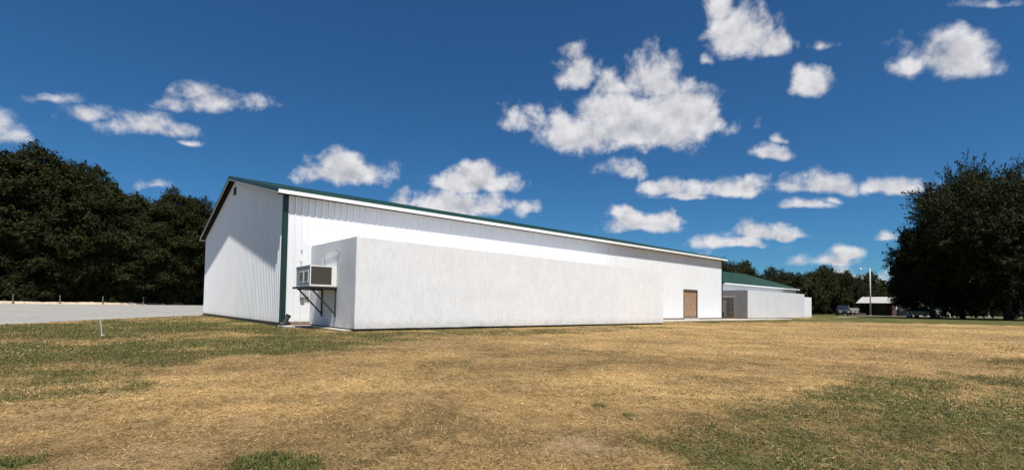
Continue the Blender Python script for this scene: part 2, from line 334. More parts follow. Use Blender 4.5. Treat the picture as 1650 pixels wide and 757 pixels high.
def lawn(x, y):
    """green share, tall-green share, bare share of the lawn at world x, y"""
    r = np.hypot(x-CAM.x, y-CAM.y); w = .10+.10*r
    q = x+(fbm(x, y, .8, 3)-.5)*.26*r; p = y+(fbm(x, y, .8, 7)-.5)*.20*r
    nz = fbm(x, y, .9, 1); nb = fbm(x, y, 3.2, 2); nf = fbm(x, y, .22, 5)
    g = .015+.26*ss(.5*nz+.5*fbm(x, y, 2.6, 51), .5, .72)
    mix = ss(.36*nz+.40*nb+.24*nf, .37, .60)
    for k, s in (('left', 1.0), ('front', .8), ('right', .86), ('far', 1.0)):
        m = ss(sdf(q, p, POLY[k]), -.5*w, .7*w)
        g = np.maximum(g, m*s*((.30 if k == 'left' else .14)+(.70 if k == 'left' else .86)*mix) if k != 'far' else m*s*(.6+.4*mix))
    # a fringe that the mower misses along walls
    dw = np.minimum(np.maximum(np.maximum(SX0-x, x-SX1), np.maximum(-SD-y, y-20)), np.maximum(np.maximum(-x, x-L), np.maximum(-y, y-Wd)))
    g = np.maximum(g, .85*(1-ss(dw, .15, .8))*(.5+.5*mix))
    g = np.maximum(g, ss(r, 50, 70)*(.55+.4*mix))
    tall = ss(sdf(x+(nf-.5)*.12, y+(fbm(x, y, .2, 8)-.5)*.12, POLY['tuft']), -.05, .05)
    for (cx, cy, rr) in ((-1.56, -14.86, .07), (-1.61, -14.67, .05), (-1.66, -15.19, .05), (-4.88, -14.09, .12)):
        tall = np.maximum(tall, 1-ss(np.hypot(x-cx, y-cy)+(nf-.5)*.08, rr*.6, rr*1.3))
    g = np.maximum(g, tall)
    bare = np.maximum(ss(sdf(q, p, POLY['bare']), -.12, .18), .6*ss(fbm(x, y, .7, 12), .62, .75))*(1-g)
    return g, tall, bare
def gz(x, y):
    r = np.hypot(x-CAM.x, y-CAM.y)
    return ((fbm(x, y, .8, 21)-.5)*.035+(fbm(x, y, .15, 23)-.5)*.012)*(1-ss(r, 9, 16))-.002

def ground_mat():
    m, t, b = base_mat('dry_lawn_ground'); b.inputs['Roughness'].default_value = .95; b.inputs['Specular IOR Level'].default_value = .1
    g = t.nodes.new('ShaderNodeNewGeometry')
    at = t.nodes.new('ShaderNodeAttribute'); at.attribute_name = 'lawn'
    sp = t.nodes.new('ShaderNodeSeparateColor'); t.links.new(at.outputs['Color'], sp.inputs[0])
    def nz(s, d, r=.65):
        n = t.nodes.new('ShaderNodeTexNoise'); n.inputs['Scale'].default_value = s; n.inputs['Detail'].default_value = d; n.inputs['Roughness'].default_value = r; t.links.new(g.outputs['Position'], n.inputs['Vector']); return n.outputs['Fac']
    def ramp(f, stops):
        r = t.nodes.new('ShaderNodeValToRGB'); e = r.color_ramp.elements
        while len(e) < len(stops): e.new(.5)
        for i, (p, c) in enumerate(stops): e[i].position = p; e[i].color = rgba(c)
        t.links.new(f, r.inputs[0]); return r.outputs[0]
    def mix(f, a, bb):
        x = t.nodes.new('ShaderNodeMix'); x.data_type = 'RGBA'; t.links.new(f, x.inputs['Factor']); t.links.new(a, x.inputs['A']); t.links.new(bb, x.inputs['B']); return x.outputs['Result']
    straw = ramp(nz(9, 10, .75), [(.32, (.12, .076, .032)), (.5, (.33, .212, .088)), (.68, (.52, .355, .165))])
    straw2 = ramp(nz(1.1, 7), [(.35, (.215, .138, .058)), (.65, (.42, .28, .122))])
    x = t.nodes.new('ShaderNodeMix'); x.data_type = 'RGBA'; x.inputs['Factor'].default_value = .5; t.links.new(straw, x.inputs['A']); t.links.new(straw2, x.inputs['B'])
    green = ramp(nz(7, 10, .75), [(.32, (.040, .044, .014)), (.55, (.088, .088, .026)), (.72, (.17, .145, .056))])
    soil = ramp(nz(12, 8), [(.3, (.20, .13, .068)), (.7, (.36, .25, .14))])
    th = t.nodes.new('ShaderNodeMath'); th.operation = 'MULTIPLY_ADD'; t.links.new(nz(22, 6), th.inputs[0]); th.inputs[1].default_value = 1.0
    t.links.new(sp.outputs[0], th.inputs[2])
    mr = t.nodes.new('ShaderNodeMapRange'); mr.inputs['From Min'].default_value = .72; mr.inputs['From Max'].default_value = 1.22; t.links.new(th.outputs[0], mr.inputs['Value'])
    hv = t.nodes.new('ShaderNodeHueSaturation'); t.links.new(x.outputs['Result'], hv.inputs['Color']); t.links.new(sp.outputs[1], hv.inputs['Value'])
    c = mix(sp.outputs[2], hv.outputs[0], soil); c = mix(mr.outputs[0], c, green)
    t.links.new(c, b.inputs['Base Color'])
    bp = t.nodes.new('ShaderNodeBump'); bp.inputs['Strength'].default_value = .7; bp.inputs['Distance'].default_value = .03; t.links.new(nz(30, 8, .7), bp.inputs['Height']); t.links.new(bp.outputs[0], b.inputs['Normal'])
    return m
MT['ground'] = ground_mat()
def build_ground():
    ang = list(np.arange(YAW-R_(64), YAW+R_(64), R_(.4))); ang += list(np.arange(YAW+R_(64), YAW+R_(296), R_(4)))
    rad = [.0]+list(.25*1.047**np.arange(212)); rad = [r for r in rad if r < 4200]
    A, Rr = np.meshgrid(np.array(ang), np.array(rad[1:])); x = (CAM.x+Rr*np.sin(A)).ravel(); y = (CAM.y+Rr*np.cos(A)).ravel()
    z = gz(x, y); g, tl, br = lawn(x, y)
    na = len(ang); nr = len(rad)-1
    i, k = np.meshgrid(np.arange(nr-1), np.arange(na), indexing='ij'); k2 = (k+1) % na
    q = np.stack([i*na+k, (i+1)*na+k, (i+1)*na+k2, i*na+k2], -1).reshape(-1, 4)
    v = np.stack([x, y, z], -1); v = np.vstack([v, [[CAM.x, CAM.y, 0]]]); ci = len(v)-1
    me = bpy.data.meshes.new('ground')
    faces = q[:, ::-1].tolist()+[(ci, (j+1) % na, j) for j in range(na)]
    me.from_pydata(v.tolist(), [], faces); me.materials.append(MT['ground'])
    ca = me.color_attributes.new('lawn', 'FLOAT_COLOR', 'POINT')
    c = np.zeros((len(v), 4)); c[:-1, 0] = g; c[:-1, 1] = .74+.42*ss(fbm(x, y, 1.9, 41), .25, .75); c[:-1, 2] = br; c[:, 3] = 1; ca.data.foreach_set('color', c.ravel())
    bm = bmesh.new(); bm.from_mesh(me); bmesh.ops.recalc_face_normals(bm, faces=bm.faces)
    if sum(f.normal.z for f in bm.faces) < 0: bmesh.ops.reverse_faces(bm, faces=bm.faces)
    for f in bm.faces: f.smooth = True
    bm.to_mesh(me); bm.free()
    tag(link('ground', me), kind='structure')
build_ground()
def sheet(name, poly, z, mat, wob=.0, step=.5, seed=0):
    rr = random.Random(seed); pts = []
    for i in range(len(poly)):
        a = Vector(poly[i]); b = Vector(poly[(i+1) % len(poly)]); n = max(1, min(160, int((b-a).length/step)))
        for k in range(n):
            p = a.lerp(b, k/n); pts.append((p.x+rr.uniform(-wob, wob), p.y+rr.uniform(-wob, wob), z))
    bm = bmesh.new(); vs = [bm.verts.new(p) for p in pts]; f = bm.faces.new(vs)
    if f.normal.z < 0: f.normal_flip()
    bmesh.ops.triangulate(bm, faces=[f]); bmesh.ops.recalc_face_normals(bm, faces=bm.faces)
    if sum(f.normal.z for f in bm.faces) < 0: bmesh.ops.reverse_faces(bm, faces=bm.faces)
    me = bpy.data.meshes.new(name); bm.to_mesh(me); bm.free(); me.materials.append(MT[mat]); return tag(link(name, me), kind='structure')
sheet('gravel_lot', GRAVEL, .004, 'gravel', .12, .45, 1)
DRIVE = [(66, 2.6), (64, 1.2), (90, 2.6), (118, -7.2), (136, -12.2), (190, -24), (192, -20), (137, -9.6), (119, -5.0), (91, 4.7)]
sheet('gravel_drive', DRIVE, .012, 'gravel', .15, 1.0, 2)
# earth bank along the far side of the gravel
def bank():
    rr = random.Random(4); v = []; f = []
    a, b = Vector((-78, 85)), Vector((34, 116.5)); n = 190; K = 6
    pts = [(-78, 84.5), (-22, 95.5), (-10, 99.6), (10, 109.6), (40, 117.5)]
    seg = []
    for i in range(4):
        for k in range(46): t = k/46; seg.append((pts[i][0]*(1-t)+pts[i+1][0]*t, pts[i][1]*(1-t)+pts[i+1][1]*t))
    for i, (x, y) in enumerate(seg):
        h = .26+.22*float(vnoise(np.array([x]), np.array([y]), 2.2)[0])+(.35 if 6.5 < x < 8.5 else 0)
        for k in range(K):
            t = k/(K-1); yy = y-1.2+2.8*t; zz = h*math.sin(math.pi*min(1, t*1.0))**.7 if 0 < t < 1 else -.02
            v.append((x+rr.uniform(-.12, .12), yy+rr.uniform(-.12, .12), zz+(rr.uniform(-.05, .05) if 0 < t < 1 else 0)))
    for i in range(len(seg)-1):
        for k in range(K-1): f.append((i*K+k, (i+1)*K+k, (i+1)*K+k+1, i*K+k+1))
    m = MB(); m.add(v, f); tag(m.build('earth_bank', 'sand', None, True), kind='structure')
bank()
# concrete aprons
m = MB(); m.box(-.12, SX0+.6, -1.0, .06, -.05, .03); m.box(SX0-.28, SX0+.6, -SD+.25, -1.0, -.05, .028)
ap = m.build('concrete_apron', 'concrete', None, bevel=.01); tag(ap, kind='structure')
m = MB(); m.box(SX1-.2, 40.5, -1.5, .06, -.05, .05); ap = m.build('concrete_apron', 'concrete', None, bevel=.012); tag(ap, kind='structure')

# ------------------------------------------------------------------ main barn
barn = thing('barn', 'long white ribbed metal barn with green roof edge and green corner trim', 'barn')
PW = L/34; GW = Wd/18; RS = PW/4
EZ, OE, OG = 4.586, .28, .28
SL = (6.63-EZ)/(Wd/2+OE)
def roof_z(y): return EZ+SL*(min(y, Wd-y)+OE)
def rib_profile(w, n=4, h=.02, bw=.065, tw=.026):
    """(u, offset) along one sheet; the last rib is shared with the next sheet"""
    p = [(0, 0)]; s = w/n
    for k in range(n):
        c = s*(k+.5); p += [(c-bw/2, 0), (c-tw/2, h), (c+tw/2, h), (c+bw/2, 0)]
        if k < n-1: p += [(s*(k+1)-.014, 0), (s*(k+1), .004), (s*(k+1)+.014, 0)]
    p.append((w-.0015, 0)); return p
PROF = rib_profile(PW); GPROF = rib_profile(GW)
def long_panel(z0, z1):
    m = MB(); n = len(PROF); v = []
    for z in (z0, z1): v += [(u, -d, z) for u, d in PROF]
    v += [(PROF[0][0], .012, z0), (PROF[-1][0], .012, z0), (PROF[0][0], .012, z1), (PROF[-1][0], .012, z1)]
    f = [(i, i+1, n+i+1, n+i) for i in range(n-1)]+[(2*n, 0, n, 2*n+2), (n-1, 2*n+1, 2*n+3, 2*n-1)]
    return m.add(v, f).mesh('wall_panel', 'wall_metal')
full = long_panel(.13, He); over = long_panel(2.10, He)
rp = random.Random(3)
for k in range(34):
    link('wall_panel', over if k in (28, 29) else full, barn, (k*PW, -.012+rp.uniform(-.0015, .0015), 0))
def roof_under(y): return roof_z(y)-.115
for k in range(18):                                   # gable sheets follow the roof slope
    v = []; n = len(GPROF); y0 = k*GW
    prof = list(GPROF)
    if k == 8: prof = prof
    for zz in (0, 1): v += [(-d-.012, y0+u, .10 if zz == 0 else roof_under(y0+u)) for u, d in prof]
    m = MB(); m.add(v, [(i+1, i, n+i, n+i+1) for i in range(n-1)]); m.build('wall_panel', 'wall_metal', barn)
# structure behind the sheets
DX0, DX1 = 28*PW, 30*PW
m = MB(); m.box(0, DX0-.06, 0, .12, .0, He+.03); m.box(DX1+.06, L, 0, .12, .0, He+.03); m.box(DX0-.06, DX1+.06, 0, .12, 2.14, He+.03); m.build('wall_frame', 'board', barn)
m = MB(); m.prism([(0, .13, 0), (0, Wd-.13, 0), (0, Wd-.13, roof_under(Wd-.13)), (0, Wd/2, roof_under(Wd/2)), (0, .13, roof_under(.13))], (.1, 0, 0)); m.build('wall_frame', 'wall_metal', barn)
m = MB(); m.prism([(L-.1, .13, 0), (L-.1, Wd-.13, 0), (L-.1, Wd-.13, roof_under(Wd-.13)), (L-.1, Wd/2, roof_under(Wd/2)), (L-.1, .13, roof_under(.13))], (.1, 0, 0)); m.build('wall_frame', 'wall_metal', barn)
m = MB(); m.box(0, L, Wd-.12, Wd, 0, He); m.build('wall_frame', 'wall_metal', barn)
m = MB(); m.box(.1, DX0-.06, -.03, -.001, .0, .15); m.box(DX1+.06, L-.1, -.03, -.001, 0, .15); m.build('skirt_board', 'board', barn)
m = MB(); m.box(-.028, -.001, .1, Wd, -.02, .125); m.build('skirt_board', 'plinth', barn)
# roof: deck, ribbed sheets, ridge cap
for s in (0, 1):
    def yy(y): return y if s == 0 else Wd-y
    m = MB(); m.prism([(-OG, yy(-OE), EZ-.10), (-OG, yy(Wd/2), 6.63-.10), (-OG, yy(Wd/2), 6.63-.012), (-OG, yy(-OE), EZ-.012)], (L+2*OG, 0, 0)); m.build('roof_deck', 'soffit', barn)
    RW = (L+2*OG+.04)/34; prof = rib_profile(RW, 4, .022)
    n = len(prof); v = [(u, yy(-OE-.035), EZ-.008+d) for u, d in prof]+[(u, yy(Wd/2), 6.622+d) for u, d in prof]
    v += [(prof[0][0], yy(-OE-.035), EZ-.03), (prof[-1][0], yy(-OE-.035), EZ-.03)]
    fs = [(i, i+1, n+i+1, n+i) for i in range(n-1)]+[tuple([2*n, 2*n+1]+list(range(n-1, -1, -1)))]
    m = MB(); m.add(v, fs); me = m.mesh('roof_panel', 'roof_green')
    for k in range(34): link('roof_panel', me, barn, (-OG-.02+k*RW, 0, 0))
m = MB(); m.prism([(-OG-.03, Wd/2-.2, 6.63-.2*SL+.03), (-OG-.03, Wd/2, 6.63+.035), (-OG-.03, Wd/2+.2, 6.63-.2*SL+.03), (-OG-.03, Wd/2+.2, 6.63-.2*SL), (-OG-.03, Wd/2, 6.63), (-OG-.03, Wd/2-.2, 6.63-.2*SL)], (L+2*OG+.06, 0, 0)); m.build('ridge_cap', 'trim_green', barn)
# eave: white fascia, dark soffit
m = MB(); m.box(-OG-.012, L+OG+.02, -OE-.03, -OE, EZ-.165, EZ-.034); m.build('fascia', 'fascia', barn, bevel=.004)
m = MB(); m.box(-OG+.02, L+OG-.02, -OE+.001, -.0005-.02, EZ-.155, EZ-.135); m.build('soffit', 'soffit', barn)
m = MB(); m.box(-OG, L+OG, Wd+OE, Wd+OE+.03, EZ-.165, EZ-.034); m.build('fascia', 'fascia', barn)
# rakes of the gable ends
for xs, out in ((-OG, -1), (L+OG, 1)):
    for s in (0, 1):
        def yy(y): return y if s == 0 else Wd-y
        x0 = xs+(.002 if out > 0 else -.024)
        m = MB(); m.prism([(x0, yy(-OE+.002), EZ-.135), (x0, yy(Wd/2-(.004 if s else 0)), 6.63-.135), (x0, yy(Wd/2-(.004 if s else 0)), 6.63+.012), (x0, yy(-OE+.002), EZ+.012)], (.022, 0, 0)); rk = m.build('rake_trim', 'trim_green', barn)
        x1 = x0-.008 if out < 0 else x0+.004
        m = MB(); m.prism([(x1, yy(-OE), EZ-.165), (x1, yy(Wd/2-(.004 if s else 0)), 6.63-.165), (x1, yy(Wd/2-(.004 if s else 0)), 6.63-.137), (x1, yy(-OE), EZ-.137)], (.030, 0, 0)); m.build('lower_lip', 'lip', rk)
# corner trims
for x, sg in ((0, 1), (L, -1)):
    m = MB(); a = -.045
    if sg > 0: m.prism([(-.045, -.045, 0), (.11, -.045, 0), (.11, -.036, 0), (-.036, -.036, 0), (-.036, .13, 0), (-.045, .13, 0)], (0, 0, He-.075))
    else: m.prism([(L+.045, -.045, 0), (L-.10, -.045, 0), (L-.10, -.036, 0), (L+.036, -.036, 0), (L+.036, .13, 0), (L+.045, .13, 0)], (0, 0, He-.075))
    o = m.build('corner_trim', 'trim_green', barn); o.location.z = .03
# gable louvre vent
m = MB(); m.box(-.075, -.03, 7.98, 8.02, 5.80, 6.14); m.box(-.075, -.03, 8.30, 8.34, 5.80, 6.14); m.box(-.075, -.03, 8.02, 8.30, 5.80, 5.83); m.box(-.075, -.03, 8.02, 8.30, 6.11, 6.14); vt = m.build('gable_vent', 'black_steel', barn)
me = MB().prism([(-.07, 8.022, 0), (-.035, 8.022, .035), (-.035, 8.022, .043), (-.07, 8.022, .008)], (0, .276, 0)).mesh('louvre', 'black_steel')
for k in range(5): link('louvre', me, vt, (0, 0, 5.835+k*.053))
# doorway with plywood leaf
dr = MB().box(DX0+.03, DX1-.03, .055, .085, .13, 2.06).build('door', 'osb', barn)
for k in range(4):
    w = (DX1-DX0-.07)/4; MB().box(DX0+.035+k*w+.003, DX0+.035+(k+1)*w-.003, .040+.002*(k % 2), .0552, .28, 2.055).build('plank', 'osb', dr)
MB().box(DX0+.035, DX1-.035, .030, .0545, .135, .27).build('kick_board', 'board', dr)
m = MB(); m.box(DX0-.03, DX0+.03, -.034, .12, .05, 2.12); m.box(DX1-.03, DX1+.03, -.034, .12, .05, 2.12); m.box(DX0+.03, DX1-.03, -.034, .12, 2.06, 2.12); m.build('door_frame', 'board', barn)
MB().box(DX0-.05, DX1+.05, -.16, .12, .045, .13).build('door_sill', 'concrete', barn, bevel=.008)
# conduit mast and meter box on the wall behind the shelf
cm = thing('conduit_mast', 'thin upright conduit with cap on the white wall above the air conditioner', 'conduit', (.57, -.06, 1.2))
MB().tube([(0, 0, 0), (0, 0, 1.34)], .013, 8).build('pipe', 'galv', cm, True)
MB().tube([(0, 0, 1.33), (0, 0, 1.37), (0, 0, 1.46)], [.02, .026, .018], 8).build('cap', 'galv', cm, True)
for z in (.25, 1.0): MB().box(-.03, .03, .012, .04, z, z+.025).build('strap', 'galv', cm)
eb = thing('electrical_box', 'grey electrical boxes on the white wall just below the air conditioner shelf', 'box', (.7, -.035, .95))
MB().box(-.15, .0, -.10, 0, .02, .27).build('meter_box', 'elec_grey', eb, bevel=.01)
MB().box(.02, .15, -.085, 0, .05, .29).build('switch_box', 'elec_grey', eb, bevel=.01)
MB().tube([(-.07, -.05, .02), (-.07, -.05, -.06)], .02, 8).build('pipe_stub', 'elec_grey', eb, True)
# drain pipe stub
dp = thing('drain_pipe', 'short black drain pipe leaning at the foot of the green corner trim', 'drain pipe', (-.01, -.16, .03))
rb = []; rd = []
for k in range(15):
    t = k/14; rb.append((.02+.155*t, -.03, .02+.30*t)); rd.append(.080 if k % 2 else .072)
MB().tube(rb, rd, 14).build('pipe', 'black_plastic', dp)
MB().tube([(.165, -.03, .305), (.19, -.03, .352)], [.085, .087], 14).build('coupling', 'black_plastic', dp)
MB().tube([(-.08, -.02, .03), (.05, -.03, .045)], [.075, .07], 12).build('elbow', 'black_plastic', dp)
dq = thing('drain_pipe', 'small black drain spout at the foot of the far right barn corner', 'drain pipe', (L+.06, -.12, .05))
MB().tube([(0, .02, .45), (0, .0, .12), (.05, -.12, .05)], [.05, .055, .055], 10).build('pipe', 'black_plastic', dq)
MB().tube([(0, .02, .43), (0, .02, .50)], .065, 10).build('coupling', 'black_plastic', dq)

# ------------------------------------------------------------------ plastered annex boxes
def rough_box(name, x0, x1, y0, y1, z0, z1, mat, parent, step=.3, amp=.006, seed=0, warp=None):
    bm = bmesh.new()
    def grid(o, u, v, nu, nv):
        pts = [[bm.verts.new(o+u*(i/nu)+v*(j/nv)) for j in range(nv+1)] for i in range(nu+1)]
        for i in range(nu):
            for j in range(nv): bm.faces.new((pts[i][j], pts[i+1][j], pts[i+1][j+1], pts[i][j+1]))
    V = Vector; nx, ny, nz = [max(2, int((b-a)/step)) for a, b in ((x0, x1), (y0, y1), (z0, z1))]
    X, Y, Z = V((x1-x0, 0, 0)), V((0, y1-y0, 0)), V((0, 0, z1-z0))
    for o in (V((x0, y0, z0)), V((x0, y0, z1))): grid(o, X, Y, nx, ny)
    for o in (V((x0, y0, z0)), V((x0, y1, z0))): grid(o, X, Z, nx, nz)
    for o in (V((x0, y0, z0)), V((x1, y0, z0))): grid(o, Y, Z, ny, nz)
    bmesh.ops.remove_doubles(bm, verts=bm.verts, dist=.001)
    bmesh.ops.recalc_face_normals(bm, faces=bm.faces)
    be = [e for e in bm.edges if e.calc_face_angle(0) > 1]
    bmesh.ops.bevel(bm, geom=be, offset=.012, segments=2, affect='EDGES')
    from mathutils import noise as mn
    for v in bm.verts:
        p = v.co*1.7+V((seed, 0, 0)); d = mn.noise_vector(p)*amp+mn.noise_vector(v.co*6)*amp*.4
        v.co += d
        if warp: v.co.z += warp(v.co)
    for f in bm.faces: f.smooth = True
    for e in bm.edges: e.smooth = e.calc_face_angle(0) < .5
    me = bpy.data.meshes.new(name); bm.to_mesh(me); bm.free(); me.materials.append(MT[mat]); return link(name, me, parent)
ann = thing('annex', 'long low plastered white box annex against the front wall of the large barn', 'annex')
def warp(c):
    t = (c.x-SX0)/(SX1-SX0); k = (c.y+SD)/SD
    return c.z/SH*(-.10*t+.06*k*(1-t))
rough_box('body', SX0, SX1, -SD, -.024, .06, SH, 'plaster', ann, .28, .011, 1, warp)
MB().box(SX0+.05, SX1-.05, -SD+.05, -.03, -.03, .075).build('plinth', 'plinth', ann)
pp = MB().tube([(SX0-.03, -1.43, 1.92), (SX0-.03, -1.43, 2.40), (SX0-.03, -1.47, 2.44), (SX0-.03, -2.66, 2.405), (SX0-.03, -2.72, 2.41)], .011, 8).build('conduit', 'elec_grey', ann, True)
MB().box(SX0-.07, SX0-.005, -2.77, -2.70, 2.37, 2.45).build('junction_box', 'elec_grey', pp, bevel=.006)

# shelf with brackets
shf = thing('steel_shelf', 'black steel wall shelf on diagonal brackets holding the air conditioner', 'shelf', (SX0, 0, 0))
MB().box(-.87, -.012, -2.60, -1.02, 1.235, 1.295).build('shelf_plate', 'black_steel', shf, bevel=.005)
for y in (-2.53, -1.31):
    br = MB().box(-.052, -.014, y-.022, y+.022, .36, 1.234).build('bracket', 'black_steel', shf)
    MB().prism([(-.80, y-.02, 1.232), (-.74, y-.02, 1.232), (-.052, y-.02, .50), (-.052, y-.02, .445)], (0, .04, 0)).build('strut', 'black_steel', br)
    MB().box(-.80, -.054, y-.02, y+.02, 1.198, 1.2335).build('arm', 'black_steel', br)
# air conditioner
ac = thing('air_conditioner', 'boxy white air conditioner with brown side grille on the black shelf', 'air conditioner', (.08, -2.545, 1.298))
AX, AY, AZ = .80, 1.36, .63
m = MB()
m.box(0, AX, 0, .03, 0, .05); m.box(0, AX, 0, .03, AZ-.04, AZ); m.box(0, .03, 0, .03, .05, AZ-.04); m.box(.645, AX, 0, .03, .05, AZ-.04)
m.box(0.0, AX, .03, AY, AZ-.02, AZ); m.box(0, AX, .03, AY, 0, .02); m.box(AX-.02, AX, .03, AY, .02, AZ-.02); m.box(0, AX-.02, AY-.02, AY, .02, AZ-.02)
m.build('casing', 'ac_white', ac)
gr = MB().box(.03, .645, .016, .03, .05, AZ-.04).build('side_grille', 'grille', ac)
me = MB().prism([(.031, .004, 0), (.031, .015, .006), (.031, .015, .009), (.031, .004, .003)], (.613, 0, 0)).mesh('slat', 'grille')
for k in range(22): link('slat', me, gr, (0, 0, .056+k*.0243))
fp = MB().box(.012, .03, .031, AY-.021, .021, AZ-.021).build('front_panel', 'ac_white_shaded', ac)  # darker colour here paints in the dim light of the end face
for y0 in (.17, .64):
    w = MB().box(.002, .0118, y0, y0+.36, .12, .48).build('vent_frame', 'ac_white', fp)
    for q in (0, 1):
        gv = MB().box(-.001, .0019, y0+.04+q*.15, y0+.17+q*.15, .16, .44).build('vent_opening', 'grille', w)
MB().box(.10, .50, .3, .9, AZ+.0005, AZ+.012).build('top_plate', 'ac_white', ac)

# ------------------------------------------------------------------ second barn and its annex
b2 = thing('barn', 'lower far barn with broad green roof behind the right end of the large barn', 'barn', (40.0, 4.3, 0))
x1, w2, e2, r2, o2 = 18.3, 12.0, 3.30, 5.33, .3
MB().box(0, x1, 0, w2, 0, e2-.12).build('wall_frame', 'wall_metal', b2)
prof = rib_profile(.915)
mm = MB(); n = len(prof); mm.add([(u, -d, 2.3) for u, d in prof]+[(u, -d, e2-.06) for u, d in prof], [(i, i+1, n+i+1, n+i) for i in range(n-1)]); me = mm.mesh('wall_panel', 'wall_metal')
for k in range(20): link('wall_panel', me, b2, (k*.915, -.012, 0))
s2 = (r2-e2)/(w2/2+o2)
for s in (0, 1):
    def yy(y): return y if s == 0 else w2-y
    MB().prism([(-o2, yy(-o2), e2-.11), (-o2, yy(w2/2), r2-.11), (-o2, yy(w2/2), r2-.012), (-o2, yy(-o2), e2-.012)], (x1+2*o2, 0, 0)).build('roof_deck', 'soffit', b2)
    rw = (x1+2*o2+.04)/20; prof = rib_profile(rw, 4, .022); n = len(prof)
    mm = MB(); mm.add([(u, yy(-o2-.03), e2-.008+d) for u, d in prof]+[(u, yy(w2/2), r2-.008+d) for u, d in prof], [(i, i+1, n+i+1, n+i) for i in range(n-1)]); me = mm.mesh('roof_panel', 'roof_green')
    for k in range(20): link('roof_panel', me, b2, (-o2-.02+k*rw, 0, 0))
MB().box(-o2, x1+o2, -o2-.03, -o2, e2-.14, e2-.03).build('fascia', 'fascia', b2)
MB().prism([(-o2-.03, w2/2-.2, r2-.2*s2+.03), (-o2-.03, w2/2, r2+.035), (-o2-.03, w2/2+.2, r2-.2*s2+.03), (-o2-.03, w2/2, r2-.02)], (x1+2*o2+.06, 0, 0)).build('ridge_cap', 'trim_green', b2)
for xx in (0, x1-.1): MB().prism([(xx, .05, e2-.12), (xx, w2-.05, e2-.12), (xx, w2/2, r2-.13)], (.1, 0, 0)).build('gable_wall', 'wall_metal', b2)
for s in (0, 1):
    def yy(y): return y if s == 0 else w2-y
    MB().prism([(x1+o2+.002, yy(-o2), e2-.14), (x1+o2+.002, yy(w2/2), r2-.14), (x1+o2+.002, yy(w2/2), r2+.01), (x1+o2+.002, yy(-o2), e2+.01)], (.02, 0, 0)).build('rake_trim', 'trim_green', b2)
a2 = thing('annex', 'far grey and white box annex in front of the green roofed far barn', 'annex', (38.3, 1.25, 0))
rough_box('body', 0, 13.5, 0, 3.03, .04, 2.50, 'plaster_far', a2, .35, .010, 7)
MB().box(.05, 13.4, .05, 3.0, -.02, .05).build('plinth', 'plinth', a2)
rough_box('end_wall', -.09, -.012, .0, 3.02, .04, 2.49, 'plaster_grey', a2, .3, .006, 9)
rough_box('low_box', 13.53, 15.65, .02, 2.9, .03, 2.19, 'plaster', a2, .35, .008, 11)
MB().box(13.54, 13.62, .4, .7, 2.26, 2.46).build('red_box', 'rusty_red', a2)
dd = MB().box(-.125, -.10, 1.14, 2.24, .05, 1.86).build('door', 'plaster_grey', a2)
MB().box(-.16, -.10, 1.08, 2.30, 1.865, 1.95).build('lintel', 'white_paint', a2)
for k in range(4): MB().box(-.185, -.126, 1.16, 1.72, .28+k*.42, .37+k*.42).build('batten', 'old_wood', dd)
for y in (1.16, 1.66): MB().box(-.15, -.1255, y, y+.06, .06, 1.84).build('stile', 'old_wood', dd)

